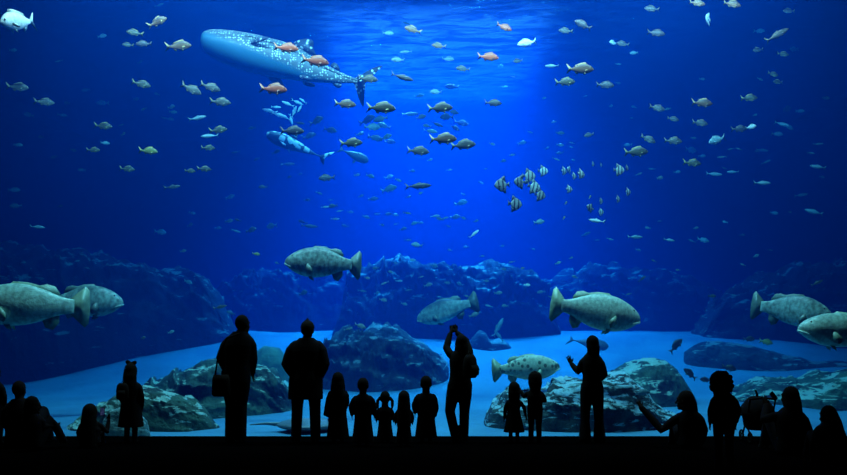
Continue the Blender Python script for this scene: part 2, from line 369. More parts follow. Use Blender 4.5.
# ================================================================== fish
FS = {}
def fish_parts(kind, mat, finmat, eyem):
    key = (kind, mat.name)
    if key in FS: return FS[key]
    D = {
     'grouper': dict(
        prof=[(0, .0, -.025, .01), (.02, .03, -.05, .03), (.07, .065, -.085, .055), (.15, .105, -.12, .08), (.26, .14, -.148, .095), (.4, .158, -.155, .092), (.54, .145, -.138, .075), (.67, .108, -.1, .05), (.77, .068, -.064, .03), (.86, .052, -.05, .016), (.885, .052, -.05, .008)],
        tail=[(.84, .045), (.90, .095), (.97, .15), (1.0, .12), (1.01, 0), (1.0, -.12), (.97, -.15), (.90, -.095), (.84, -.045)],
        dorsal=[(.30, .12), (.38, .168), (.50, .165), (.60, .145), (.66, .155), (.73, .14), (.77, .09), (.74, .05), (.5, .1)],
        anal=[(.62, -.09), (.66, -.16), (.72, -.175), (.77, -.12), (.77, -.04), (.68, -.05)],
        pec=((.27, .075, -.05), .13, .085), eye=(.10, .05, .045, .011), pelvic=(.30, -.12, .09)),
     'snapper': dict(
        prof=[(0, -.005, -.02, .008), (.04, .045, -.05, .03), (.12, .105, -.09, .05), (.24, .155, -.125, .065), (.38, .165, -.14, .065), (.52, .135, -.12, .05), (.65, .085, -.08, .03), (.75, .045, -.045, .015), (.82, .03, -.03, .008)],
        tail=[(.79, .028), (.86, .07), (.95, .14), (1.0, .16), (.93, .04), (.90, 0), (.93, -.04), (1.0, -.15), (.95, -.13), (.86, -.07), (.79, -.028)],
        dorsal=[(.24, .14), (.30, .205), (.42, .20), (.55, .165), (.66, .13), (.70, .07), (.6, .08), (.4, .13)],
        anal=[(.54, -.10), (.57, -.165), (.66, -.13), (.70, -.06), (.6, -.06)],
        pec=((.24, .06, -.04), .14, .055), eye=(.085, .035, .040, .02), pelvic=(.28, -.11, .09)),
     'jack': dict(
        prof=[(0, 0, -.012, .006), (.05, .04, -.04, .025), (.15, .08, -.075, .042), (.3, .105, -.10, .052), (.45, .1, -.095, .048), (.6, .07, -.068, .034), (.72, .035, -.034, .018), (.84, .014, -.014, .008)],
        tail=[(.82, .013), (.88, .06), (1.0, .15), (.93, .03), (.90, 0), (.93, -.03), (1.0, -.14), (.88, -.055), (.82, -.013)],
        dorsal=[(.36, .09), (.42, .145), (.5, .12), (.72, .05), (.7, .025), (.5, .06)],
        anal=[(.45, -.085), (.5, -.14), (.56, -.1), (.74, -.04), (.7, -.02), (.5, -.06)],
        pec=((.26, .05, -.02), .13, .035), eye=(.07, .018, .034, .012), pelvic=(.3, -.09, .05)),
     'spadefish': dict(
        prof=[(0, .0, -.03, .012), (.05, .10, -.10, .04), (.14, .24, -.22, .06), (.28, .36, -.34, .075), (.45, .40, -.38, .07), (.6, .32, -.30, .05), (.72, .15, -.15, .03), (.8, .06, -.06, .015), (.85, .05, -.05, .008)],
        tail=[(.82, .05), (.92, .15), (1.0, .20), (.96, 0), (1.0, -.20), (.92, -.15), (.82, -.05)],
        dorsal=[(.32, .34), (.45, .44), (.62, .56), (.70, .58), (.72, .40), (.76, .16), (.6, .25)],
        anal=[(.36, -.34), (.48, -.44), (.62, -.55), (.70, -.56), (.72, -.38), (.76, -.15), (.6, -.25)],
        pec=((.28, .07, -.05), .14, .09), eye=(.085, .07, .048, .02), pelvic=(.3, -.32, .16)),
    }[kind]
    pf = D['prof']; b = MB(); rs = []
    fine = []
    for i in range(41):
        x = pf[-1][0] * (i / 40) ** 1.25
        fine.append((x, interp([(p[0], p[1]) for p in pf], x), interp([(p[0], p[2]) for p in pf], x), interp([(p[0], p[3]) for p in pf], x)))
    # soften the linear interpolation
    for _ in range(3):
        fine = [fine[0]] + [(q[0], (p[1] + 2 * q[1] + r[1]) / 4, (p[2] + 2 * q[2] + r[2]) / 4, (p[3] + 2 * q[3] + r[3]) / 4) for p, q, r in zip(fine, fine[1:], fine[2:])] + [fine[-1]]
    bend = lambda x: .035 * math.sin((x - .3) * 4.2) * (x > .3)
    for (x, t, bo, wd) in fine:
        c, h = (t + bo) / 2, (t - bo) / 2
        rs.append([(.5 - x, wd * math.copysign(abs(math.cos(2 * PI * j / 20)) ** .9, math.cos(2 * PI * j / 20)) + bend(x), c + h * math.sin(2 * PI * j / 20)) for j in range(20)])
    b.rings(rs)
    # mouth lips
    if kind == 'grouper':
        b.tube([(.415, .052, -.062), (.45, .044, -.052), (.49, .02, -.04), (.503, 0, -.034), (.49, -.02, -.04), (.45, -.044, -.052), (.415, -.052, -.062)], [.006, .008, .009, .009, .009, .008, .006], 8)
    parts = [('body', b.mesh(kind + '_body', mat))]
    def fin(nm, poly, th=.006):
        b = MB()
        for _ in range(1):
            q = []
            for p0, p1 in zip(poly, poly[1:] + poly[:1]):
                q += [p0, ((p0[0] + p1[0]) / 2, (p0[1] + p1[1]) / 2)]
            b.plate(q, th, lambda v: Vector((.5 - v.x, v.y + bend(v.x), v.z)))
        parts.append((nm, b.mesh(kind + '_' + nm, finmat)))
    fin('tail_fin', D['tail']); fin('dorsal_fin', D['dorsal']); fin('anal_fin', D['anal'])
    (px, py, pz), pl, pw = D['pec']
    for s_ in (-1, 1):
        b = MB(); q = [(0, .4 * pw), (.5 * pl, pw * .6), (.95 * pl, pw * .35), (pl, -.1 * pw), (.8 * pl, -.5 * pw), (.4 * pl, -.55 * pw), (0, -.35 * pw)]
        b.plate(q, .004, lambda v: Vector((.5 - px - v.x * .85, s_ * (py + .45 * v.x) + v.y, pz + v.z - .35 * v.x)))
        parts.append(('pectoral_fin', b.mesh(kind + '_pec', finmat)))
    x, z, l = D['pelvic']
    for s_ in (-1, 1):
        b = MB()
        b.plate([(0, 0), (l * .5, -l * .55), (l, -l * .75), (l * .8, -l * .1), (l * .5, .02)], .004, lambda v: Vector((.5 - x - v.x, s_ * (.03 - v.z * .3) + v.y, z + v.z)))
        parts.append(('pelvic_fin', b.mesh(kind + '_pelvic', finmat)))
    x, z, y, r = D['eye']
    for s_ in (-1, 1):
        b = MB(); b.ell((.5 - x, s_ * y, z), (r, r * .6, r), nu=10, nv=6); parts.append(('eye', b.mesh(kind + '_eye', eyem)))
    allv = MB()
    for nm, me in parts:
        allv.add([v.co.copy() for v in me.vertices], [tuple(p.vertices) for p in me.polygons])
    FS[key] = (parts, allv.mesh(kind + '_whole', mat))
    return FS[key]

EYE_M = plain('fish_eye', (.02, .02, .02), .15)
def mk(name, back, flank, belly, fin, **k):
    return (fishmat(name, back, flank, belly, **k), fishmat(name + '_fin', fin, fin, tuple(x * .8 for x in fin), mott=.4, mscale=6))
FM = {
 'gold': mk('gold_brown', (.03, .02, .01), (.17, .105, .045), (.46, .36, .22), (.28, .22, .09), lo=.25, hi=.5),
 'rust': mk('rust_red', (.22, .04, .015), (.55, .12, .04), (.72, .36, .2), (.35, .12, .05), lo=.25, hi=.6),
 'silver': mk('silver', (.015, .02, .015), (.075, .09, .07), (.38, .40, .32), (.15, .15, .09), lo=.25, hi=.5),
 'olive': mk('olive', (.01, .015, .007), (.06, .075, .03), (.32, .35, .17), (.19, .19, .06), lo=.22, hi=.5),
 'dark': mk('dark_grey', (.012, .017, .017), (.04, .05, .047), (.2, .22, .2), (.06, .065, .055), lo=.2, hi=.5),
 'blue': mk('pale_blue', (.08, .17, .2), (.17, .34, .4), (.28, .46, .5), (.12, .24, .28)),
 'bright': mk('bright_silver', (.3, .45, .45), (.55, .7, .7), (.7, .8, .8), (.3, .42, .42), vary=.1),
 'sun': mk('sunlit', (.8, 1, 1), (.9, 1, 1), (.9, 1, 1), (.8, 1, 1), vary=.3),  # near-white colour puts the sunlit sparkle into the fish
 'yellow': mk('yellow', (.08, .09, .02), (.26, .29, .07), (.42, .44, .2), (.3, .28, .05)),
 'band': mk('banded', (.3, .36, .32), (.48, .55, .5), (.5, .55, .5), (.12, .14, .13), stripes=(3.2, (.03, .04, .05))),
 'bandd': mk('banded_dark', (.12, .15, .14), (.30, .34, .32), (.4, .42, .4), (.05, .06, .06), stripes=(3.2, (.015, .02, .03))),
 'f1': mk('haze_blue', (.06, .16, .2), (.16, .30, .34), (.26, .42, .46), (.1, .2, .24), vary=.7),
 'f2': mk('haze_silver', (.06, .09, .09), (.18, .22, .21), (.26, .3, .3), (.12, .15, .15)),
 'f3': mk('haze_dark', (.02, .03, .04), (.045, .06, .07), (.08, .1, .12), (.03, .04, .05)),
 'grouper': mk('pale_grouper', (.42, .56, .44), (.66, .80, .64), (.66, .78, .60), (.34, .44, .30), mott=.45, mscale=10, vary=.1, lo=.2, hi=.6),
 'grouperd': mk('mottled_grouper', (.16, .25, .22), (.36, .50, .43), (.52, .64, .56), (.14, .20, .17), mott=.65, mscale=7, vary=.1, lo=.2, hi=.6),
 'bicolor': mk('dark_backed_grouper', (.04, .08, .10), (.20, .32, .30), (.62, .78, .60), (.10, .16, .15), mott=.5, mscale=7, vary=.05, lo=.45, hi=.6),
 'spotted': mk('spotted_grouper', (.40, .52, .38), (.55, .68, .50), (.62, .72, .54), (.34, .44, .28), mott=.35, mscale=8, spots=(15, .30, (.08, .11, .08), .95), vary=.05),
}
def fish(kind, fm, px, py, lp, d, face=1, pitch=0, yaw=0, label='', name='fish', cat='fish', group=None, parts=True, roll=0, sy=1, sz=1):
    mat, fmat = FM[fm]
    ps, whole = fish_parts(kind, mat, fmat, EYE_M)
    L_ = lp * d / F / max(.3, abs(math.cos(math.radians(yaw))))
    if kind == 'snapper': sz *= 1.18
    if kind == 'grouper': sz *= 1.16; sy *= 1.1
    rot = Matrix.Rotation((0 if face > 0 else PI) + math.radians(yaw), 4, 'Z') @ Matrix.Rotation(-math.radians(pitch), 4, 'Y') @ Matrix.Rotation(math.radians(roll), 4, 'X')
    mw = Matrix.Translation(P(px, py, d)) @ rot @ Matrix.Diagonal((L_, L_ * sy, L_ * sz, 1))
    if not parts:
        o = link(name, whole); o.matrix_world = mw; return tag(o, label, cat, group)
    e = bpy.data.objects.new(name, None); COL.objects.link(e); e.empty_display_size = .1
    e.matrix_world = mw
    for nm, me in ps:
        c = bpy.data.objects.new(nm, me); COL.objects.link(c); c.parent = e
    return tag(e, label, cat, group)

# ---- groupers
fish('grouper', 'grouper', 28, 305, 118, 13.4, -1, 2, 6, 'pale green grouper cut by the left edge swimming left, nearest of the two there', 'grouper')
fish('grouper', 'grouperd', 84, 301, 76, 14.6, 1, 0, 5, 'blue grey grouper partly hidden behind the pale tail at the left edge, facing right', 'grouper', sz=1.15)
fish('grouper', 'grouperd', 323, 263, 76, 14.0, -1, 4, 0, 'mottled grey grouper swimming left above the two standing men', 'grouper', sz=1.12)
fish('grouper', 'bicolor', 447, 310, 62, 17.0, -1, -14, -25, 'grouper with pale belly nosing down left above the woman with raised arms', 'grouper', sz=.95)
fish('grouper', 'grouper', 596, 311, 92, 13.3, 1, -9, 6, 'large pale green grouper swimming right above the pointing woman', 'grouper', sz=1.1)
fish('grouper', 'grouperd', 791, 310, 66, 13.8, 1, -8, -28, 'dark mottled grouper with thick lips facing right near the right edge', 'grouper', sz=1.15)
fish('grouper', 'grouper', 846, 331, 100, 13.0, -1, 5, 6, 'pale grouper facing left cut by the right edge', 'grouper', sz=.95)
fish('grouper', 'spotted', 526, 368, 68, 14.0, 1, 4, 4, 'dark spotted pale grouper swimming low over the sand above two small children', 'grouper', sz=1.05)
fish('snapper', 'bright', 18, 22, 19, 13.6, -1, -18, 62, 'whitish round bodied fish turned towards the glass in the top left corner', 'fish', sz=1.25, sy=1.8)

# ---- clear fish: (kind, colour, px, py, len, depth, face, pitch, yaw, label)
A = [
('snapper','gold',157,22,21,14.5,1,28,10,'golden fish angled upward near the top left corner'),
('snapper','olive',135,33,17,15.5,-1,8,10,'upper of three olive fish bunched near the top left'),
('snapper','olive',128,45,11,16.5,-1,0,20,'smallest pale fish under the bunch near the top left'),
('snapper','dark',144,44,16,15.5,-1,-4,10,'dark fish with tail to the right below the golden upward fish'),
('snapper','gold',178,46,26,14.5,1,6,8,'golden brown fish between the top left bunch and the whale shark snout'),
('snapper','silver',17,87,22,16,1,-3,10,'dim grey fish near the left edge facing right'),
('snapper','silver',44,102,18,16,1,0,25,'dim blunt grey fish below the one near the left edge'),
('snapper','olive',141,84,19,15.5,1,-12,10,'olive fish tilted down in the open water left of the whale shark'),
('snapper','silver',191,89,22,15,1,-26,8,'leftmost of three grey fish below the whale shark snout, steeply tilted'),
('snapper','silver',210,87,21,15,1,-18,8,'middle and upper of three grey fish below the whale shark snout'),
('snapper','silver',220,102,21,15,1,-4,8,'lower right of three grey fish below the whale shark snout'),
('jack','blue',197,118,18,16,1,12,5,'pale cyan slender fish under the three grey fish left of centre'),
('snapper','rust',273,89,28,14,1,-3,4,'rust red fish directly under the belly of the whale shark'),
('snapper','rust',286,48,25,14,1,-4,6,'rust brown fish passing in front of the whale shark back'),
('snapper','rust',315,61,28,14,1,-8,6,'orange fish passing in front of the whale shark behind its dorsal fin'),
('snapper','silver',368,79,20,14.5,1,-4,8,'grey fish overlapping the whale shark tail'),
('snapper','gold',345,104,22,14.5,1,-3,8,'small golden fish left of the lower tail lobe of the whale shark'),
('snapper','olive',381,108,30,13.8,1,-2,4,'large olive fish just right of the lower tail lobe of the whale shark'),
('snapper','dark',292,131,24,14.5,1,0,6,'dark fish in front of the distant sunlit shark'),
('snapper','olive',351,143,23,14.5,1,4,6,'olive fish to the right of the distant sunlit shark tail'),
('snapper','blue',388,33,12,17,1,0,10,'blue grey fish below the ripples, leftmost of the row by the top middle'),
('snapper','gold',413,30,18,15,-1,16,8,'white and brown fish tilted with tail low near the top middle'),
('snapper','gold',439,46,15,15.5,-1,6,8,'small brown and white fish facing left near the top middle'),
('jack','blue',406,52,13,17,-1,-6,8,'pale blue fish facing left above another blue one right of the shark tail'),
('snapper','blue',398,60,14,16.5,-1,0,8,'pale blue fish just above the upper tail lobe of the whale shark'),
('snapper','blue',448,59,13,17.5,1,0,8,'dim blue fish between the brown and white fish and the reddish fish'),
('snapper','silver',463,69,15,16,-1,6,8,'silver fish facing left below the dim blue fish near the top middle'),
('jack','dark',402,77,24,14.5,1,-16,5,'dark slender fish diving right just right of the shark tail'),
('snapper','rust',488,57,22,14.5,1,-3,6,'reddish brown fish right of centre near the top'),
('snapper','rust',504,27,17,15,1,-22,5,'bright orange red fish tilted down near the top middle'),
('snapper','bright',527,43,20,15,-1,-12,8,'bright silver fish with tail raised right of the orange red fish'),
('snapper','silver',518,61,11,17,-1,-12,20,'small grey fish right of the reddish brown fish'),
('snapper','silver',566,31,15,16,-1,3,8,'pale fish left of the dark fish at the top right of centre'),
('snapper','dark',583,25,19,15,-1,24,8,'dark brown fish with its tail hanging low, right of centre at the top'),
('jack','blue',552,66,15,16,-1,-2,6,'pale blue slender fish facing left beside the large golden fish'),
('snapper','gold',580,69,28,14,1,0,4,'large golden brown fish right of centre with tail spread'),
('snapper','olive',565,82,21,14.8,1,4,6,'olive fish just under the large golden brown fish'),
('snapper','dark',493,103,18,15,1,-2,8,'dark silver fish alone in the clear water above centre'),
('snapper','olive',440,108,26,14.3,1,4,5,'olive fish with pale tail above centre, upper of a diagonal line'),
('snapper','blue',436,92,13,17,-1,0,8,'faint blue fish just above the upper olive fish near the centre'),
('snapper','gold',443,139,28,14,1,2,5,'golden silver fish, larger of the overlapping pair above centre'),
('snapper','silver',463,145,26,14.3,1,6,5,'grey silver fish, right one of the overlapping pair above centre'),
('snapper','silver',418,151,23,14.8,1,-4,6,'grey fish lower left of the overlapping pair above centre'),
('jack','dark',418,186,27,15.5,1,4,6,'dark slender fish alone just above the middle of the tank'),
('snapper','dark',327,178,17,17,-1,-4,6,'dark fish with lit back below the distant sunlit shark'),
('snapper','gold',697,3,17,15,1,-6,8,'brown fish cut by the top edge, left one of two'),
('snapper','gold',732,4,19,15,1,-8,8,'brown fish cut by the top edge, right one of two'),
('snapper','silver',652,9,16,16,-1,4,8,'small silver fish facing left near the top, left of the two brown ones'),
('spadefish','bright',708,19,8,16,-1,0,50,'tiny bright silver fish under the two brown ones at the top right'),
('snapper','silver',789,11,13,17,-1,0,10,'small grey fish in the dark top right corner'),
('snapper','dark',656,33,19,15.5,1,-6,6,'dark green fish below the small silver fish right of centre top'),
('snapper','bright',613,43,9,17,-1,0,40,'round pale fish facing the viewer, left one of a touching pair'),
('snapper','silver',623,44,14,16.5,-1,6,8,'slim grey fish, right one of a touching pair near the top right'),
('snapper','blue',634,53,9,18,-1,-8,8,'tiny blue fish below the touching pair at the upper right'),
('jack','silver',777,35,28,15,1,30,6,'silver fish climbing steeply in the upper right'),
('snapper','silver',758,50,12,17,-1,-10,15,'small grey fish left below the steeply climbing fish'),
('snapper','olive',783,54,13,17,1,-4,8,'small olive fish directly below the steeply climbing fish'),
('snapper','dark',605,85,19,15.5,1,-2,6,'dark blue grey fish right below the large golden brown fish'),
('snapper','olive',773,74,12,17,1,-14,10,'upper of two small olive fish stacked in the upper right'),
('snapper','olive',778,82,11,17,-1,0,20,'lower of two small olive fish stacked in the upper right'),
('snapper','gold',702,103,22,14.8,1,-2,6,'bright golden fish in the middle of the right upper water'),
('snapper','olive',749,98,18,16,1,4,8,'dim olive fish right of the bright golden one'),
('snapper','silver',657,108,17,16,1,-12,8,'grey fish left of the bright golden one, tilted down'),
('snapper','silver',673,119,13,16.5,1,-8,10,'small grey fish lower right of the tilted grey one'),
('snapper','silver',700,123,17,16,1,-6,8,'grey fish just under the bright golden one'),
('snapper','bright',751,127,12,16,1,14,10,'small bright blue fish touching the dim green one at the right'),
('snapper','dark',739,129,17,16,1,4,8,'dim green fish behind the small bright blue one'),
('snapper','blue',717,140,20,15.5,-1,-20,20,'bright blue disc shaped fish with thin tail at the right'),
('snapper','silver',589,135,11,17,-1,-14,10,'small grey fish alone above the striped school'),
('snapper','silver',648,139,17,16,1,-24,6,'grey fish diving right above the large green silver one'),
('snapper','silver',673,141,19,15.5,1,-2,6,'grey fish in line left of the bright blue disc shaped one'),
('snapper','olive',636,152,25,14.8,1,3,5,'large green silver fish right of the striped school'),
('snapper','olive',692,163,19,15.5,1,-4,6,'olive fish lower right of the large green silver one'),
('snapper','olive',103,126,18,16,1,-4,8,'dim grey green fish in the left upper water'),
('snapper','olive',93,150,13,16,1,0,12,'round dim green fish at the left'),
('snapper','blue',105,143,8,18,1,0,30,'small pale blue round fish above the round green one at the left'),
('snapper','yellow',148,151,19,15,1,-4,8,'yellow green fish, brightest one in the left water'),
('snapper','olive',127,169,15,16,1,-4,8,'dim olive fish lower left of the yellow green one'),
('snapper','olive',190,171,11,16,1,-2,10,'left one of a small dark pair at mid height on the left'),
('snapper','olive',204,169,14,15.5,1,-2,12,'right one of a small dark pair at mid height on the left'),
('snapper','olive',208,148,14,16,1,0,10,'green fish above the small dark pair'),
('snapper','olive',218,130,18,15.5,1,8,6,'green silver fish left of the distant sunlit shark, higher of two'),
('jack','blue',210,136,18,16,-1,-4,5,'cyan slender fish crossing under the green silver one'),
('jack','silver',172,187,17,17,1,8,5,'thin silver fish alone in the dark left middle water'),
('jack','blue',37,227,15,17,1,-4,6,'dim blue slender fish low at the left edge'),
('jack','blue',762,183,18,16,1,0,5,'blue slender fish in the dark right middle water'),
('jack','blue',714,174,17,18,1,-4,5,'dim blue slender fish below the lone olive one at the right'),
('jack','blue',733,172,13,18,-1,0,5,'dim blue fish beside a slender one at right middle'),
('jack','blue',818,167,17,17,-1,8,5,'blue fish near the right edge at upper middle height'),
('jack','blue',814,212,20,18,-1,14,5,'dim long fish near the right edge at middle height'),
('jack','bright',597,221,17,15.5,-1,8,5,'bright white slender fish below the striped school'),
('snapper','blue',539,222,12,17,1,10,20,'pale round fish lower left of the striped school'),
('jack','bright',474,234,13,17,1,40,5,'bright cyan fish tilted up just right of the middle'),
('jack','blue',635,237,16,17,1,0,5,'flat blue fish hanging above the large grouper at right'),
('jack','blue',669,240,12,17,1,-6,8,'pale blue fish right of the flat blue one'),
('jack','silver',220,307,14,16,1,14,5,'small silver fish just above the tall man in the coat'),
('snapper','yellow',256,254,8,16,1,-8,10,'tiny green yellow fish left of the mottled grouper'),
('snapper','bright',527,285,7,17,1,-4,10,'tiny bright fish between the two central groupers'),
('jack','olive',642,279,10,17,1,40,5,'small blue green fish above the large grouper head'),
('snapper','olive',712,296,9,17,1,0,10,'small green fish in the dark water right of the large grouper'),
('jack','silver',817,283,14,16,1,25,5,'dim grey fish rising above the right pair of groupers'),
('snapper','yellow',766,342,15,17,1,-12,8,'green yellow fish left below the dark mottled grouper'),
('snapper','dark',676,346,19,16,1,48,8,'dark fish pointing up over the pale sand above the tall boulder'),
('snapper','dark',690,374,17,15.2,-1,40,8,'dark fish over the pale sand right of the tall boulder, tail low'),
('snapper','dark',706,380,13,15.6,-1,10,8,'dark fish touching the curly child silhouette on its left'),
('snapper','dark',729,368,16,16,1,-14,8,'dark fish just right of the curly child silhouette'),
('snapper','dark',749,339,13,17.5,1,0,8,'dark dim fish left of the green yellow one'),
('snapper','blue',642,393,17,13.2,1,6,5,'pale grey fish in front of the tall boulder above the selfie hand'),
('jack','blue',498,328,22,19,1,62,8,'pale fish standing nearly upright above the small dark rock'),
('jack','blue',499,336,15,19.5,-1,50,8,'second pale fish tail up beside the upright one over the small dark rock'),
('snapper','blue',417,245,12,18,-1,8,8,'pale blue fish right of the mottled grouper tail'),
]
for (k, c, x, y, l, d, f, pi, ya, lb) in A:
    fish(k, c, x, y, l, d, f, pi, ya, lb + (', seen in the tank' if len(lb.split()) < 5 else ''), parts=l >= 11)
# the striped school
S = [('band',543,171,11,16,1,0,15,'lone pale striped disc fish at the top of the school'),
('bandd',502,185,16,14.6,-1,-6,12,'dark striped disc fish at the far left of the school'),
('bandd',520,182,13,14.8,-1,0,20,'dark striped disc fish second from the left in the school'),
('band',529,176,14,15.4,1,0,20,'pale disc fish at the top of the tight cluster'),
('band',534,187,14,15.2,1,-14,20,'pale disc fish in the middle of the tight cluster'),
('bandd',540,195,12,15,1,-10,25,'dark disc fish at the bottom of the tight cluster'),
('bandd',515,204,15,14.6,1,-3,20,'dark striped disc fish lowest on the left of the school'),
('band',564,171,7,16.2,1,0,60,'thin looking striped fish left of the bright one'),
('band',569,170,6,16.6,-1,0,62,'second thin looking striped fish left of the bright one'),
('band',574,176,6,15.8,1,0,60,'thin looking striped fish touching the bright one'),
('band',581,174,9,15,1,-5,50,'brightest pale striped fish in the middle of the school'),
('band',593,164,3.5,17,1,0,68,'tiny thin striped fish above right of the brightest one'),
('bandd',601,165,3,17.5,1,0,68,'tiniest dark thin fish above the right of the school'),
('band',619,170,12,15.4,1,0,15,'bright pale striped disc fish at the right of the school'),
('bandd',627,168,5,15.8,1,0,62,'thin dark fish against the bright right disc fish'),
('band',569,189,8,15.6,1,0,45,'pale striped fish below the thin group'),
('bandd',590,208,9,15.2,-1,10,45,'dark striped fish low in the right half of the school'),
('band',601,201,5,16,1,0,62,'thin pale fish right of the low dark one'),
('band',601,212,7,16.5,1,0,50,'small dim fish under the thin pale one'),
('band',618,199,6,15.6,1,0,62,'thin pale fish under the bright right disc fish'),
('band',628,192,7,15.4,1,0,55,'pale fish at the right lower end of the school'),
]
for (c, x, y, l, d, f, pi, ya, lb) in S:
    L_ = l if ya < 40 else l
    fish('spadefish', c, x, y, L_, d, f, pi, ya, lb, 'spadefish', 'fish', 'striped disc fish school', parts=l >= 11, sz=.95 if ya < 40 else .62 if ya > 58 else .7)
for x, y, lb in ((566, 203, 'tiny yellow fish below the pale striped one in the school'), (590, 197, 'tiny yellow fish above the low dark striped one'), (564, 218, 'tiny yellow fish lowest below the striped school')):
    fish('snapper', 'yellow', x, y, 4, 16, 1, 60, 20, lb, parts=False)

# ---- faint distant fish, grouped by patch of water
FG = {
 'faint distant fish in the dark water at the upper left': [(159,5,10),(62,115,12),(103,103,12),(144,109,8),(136,99,7),(157,94,6),(29,115,11),(164,118,7),(170,119,7),(14,190,10),(41,137,7),(54,157,7),(73,150,7),(121,125,6),(123,134,6),(82,170,8),(140,62,6),(102,36,8),(59,61,7),(13,50,8),(86,90,7),(67,103,7),(171,107,9),(173,112,8),(18,145,9),(16,206,12),(60,206,6)],
 'faint distant fish low in the dark left water': [(160,232,13),(190,225,7),(183,251,7),(188,282,9),(87,268,5),(143,338,6),(230,197,10),(218,228,7),(229,221,9),(192,213,7),(231,313,8),(277,263,5),(303,293,10),(171,332,6)],
 'dim blue fish in the water below the whale shark': [(330,130,14),(309,136,14),(316,121,15),(299,123,11),(288,164,13),(263,187,9),(319,193,8),(307,200,7),(333,206,10),(335,219,9),(309,226,16),(303,222,11),(272,226,12),(251,230,12),(289,177,5),(300,174,5),(257,159,7),(236,231,9),(238,220,8),(325,207,8),(331,200,5),(340,211,7),(236,152,9),(252,128,8),(276,152,9),(345,226,7)],
 'bluish fish bunched right of the whale shark tail': [(367,120,17),(372,127,16),(381,119,15),(384,126,14),(375,138,15),(386,137,12),(390,142,12),(360,134,9),(410,114,17),(421,117,11),(430,131,15),(437,124,13),(447,117,14),(453,112,12),(461,123,15),(455,128,10),(427,126,9),(452,87,14),(419,96,10),(406,23,8)],
 'small pale fish scattered in the middle water': [(389,189,16),(373,199,10),(370,176,9),(412,171,7),(449,170,7),(395,215,7),(407,213,8),(435,216,10),(455,217,10),(415,223,8),(403,229,8),(440,219,8),(389,214,7),(377,214,6),(420,223,7),(445,218,8),(389,177,9),(398,180,7),(361,196,6),(463,194,5),(461,203,13),(485,169,6),(503,161,7),(512,155,6),(408,240,8),(396,224,5),(382,225,5),(408,197,6),(421,193,5),(463,218,6),(476,221,5),(357,175,6),(492,144,7),(430,160,6),(350,212,7),(366,217,8),(481,183,6),(448,226,6)],
 'small pale fish in the clear water between the top and the striped school': [(501,66,6),(505,87,6),(513,77,6),(544,98,5),(560,133,9),(560,145,7),(560,153,7),(556,159,8),(572,143,6),(522,143,9),(530,132,6),(618,83,5),(611,106,5),(618,64,6),(634,107,6),(571,147,5),(547,148,5),(585,96,5),(632,118,5),(554,122,5),(573,160,5)],
 'faint fish in the dark water at the upper right': [(759,31,10),(794,49,10),(760,79,8),(702,79,6),(787,109,11),(800,111,8),(826,98,8),(782,124,14),(789,127,10),(818,144,9),(762,150,12),(668,109,6),(691,150,13),(766,162,9),(660,178,8),(652,169,7),(639,174,8),(677,172,7),(722,157,8),(702,156,7),(739,149,6),(758,151,8),(777,134,10),(811,153,8),(822,177,6),(755,115,5),(693,138,6),(731,149,7),(628,145,7),(724,168,6)],
 'faint fish low in the dark right water': [(801,195,13),(774,213,8),(790,212,5),(742,235,5),(756,256,7),(743,265,7),(733,295,7),(703,240,12),(654,261,6),(629,294,6),(692,241,8),(638,250,5),(610,239,7),(586,234,11),(597,240,6),(696,228,6),(678,270,5),(660,221,6),(770,250,5),(725,222,5),(648,228,6)],
 'tiny pale fish above the distant reef in the middle': [(466,247,6),(502,246,5),(450,250,5),(503,269,6),(541,292,8),(474,315,11),(324,247,8),(348,329,9),(360,326,12),(376,268,7),(391,272,6),(385,283,8),(399,281,7),(362,291,9),(377,293,6),(395,263,6),(434,266,8),(447,283,7),(460,284,7),(428,285,9),(512,262,6),(498,293,8),(486,281,6),(558,263,6),(575,277,7),(523,268,5),(409,290,7),(421,277,6),(466,296,5),(551,297,6),(367,278,6),(505,306,7),(489,306,8),(383,300,8),(404,304,7),(533,249,5),(482,256,5),(440,297,6),(571,258,5),(413,260,6)],
}
rnd = random.Random(3)
for lb, L_ in FG.items():
    for (x, y, l) in L_:
        d = rnd.uniform(19, 24) if l > 7 else rnd.uniform(20, 26)
        if y > 250: d = rnd.uniform(17.5, 21) if y < 320 else 16.5
        lim = P(x, y, d).z
        if lim > SURF - .3: d = (SURF - .4 - EYE) * F / (HZ - y)
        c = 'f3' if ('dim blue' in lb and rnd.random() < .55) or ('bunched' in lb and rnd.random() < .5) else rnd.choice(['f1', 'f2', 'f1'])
        fish(rnd.choice(['jack', 'snapper', 'snapper']), c, x, y, l * 1.05, d, rnd.choice([1, 1, -1]), rnd.uniform(-22, 22), rnd.uniform(-35, 35), lb, 'fish', 'fish', lb, parts=False)

# ================================================================== sharks
def loft_profile(top, bot, wid, cx, cy, k, n=60, m=28):
    b = MB(); x0, x1 = top[0][0], top[-1][0]; rs = []
    F_ = []
    for i in range(n + 1):
        x = x0 + (x1 - x0) * (.5 - .5 * math.cos(PI * i / n)) if i < n / 2 else x0 + (x1 - x0) * i / n
        F_.append([x, interp(top, x), interp(bot, x), interp(wid, x)])
    for _ in range(2):
        for i in range(1, n):
            for q in (1, 2, 3): F_[i][q] = (F_[i - 1][q] + 2 * F_[i][q] + F_[i + 1][q]) / 4
    for x, t, bo, w_ in F_:
        c = (t + bo) / 2; h = (bo - t) / 2
        rs.append([((x - cx) * k, w_ * k * math.cos(2 * PI * j / m), -(c - cy) * k + h * k * math.sin(2 * PI * j / m)) for j in range(m)])
    b.rings(rs); return b
m, nt, bs = newmat('whale_shark_skin'); L = nt.links; bs.inputs['Roughness'].default_value = .5
tc = N(nt, 'ShaderNodeTexCoord')
dt = N(nt, 'ShaderNodeVectorMath', operation='DOT_PRODUCT'); dt.inputs[1].default_value = (.39, 0, 1); L.new(tc.outputs['Object'], dt.inputs[0])
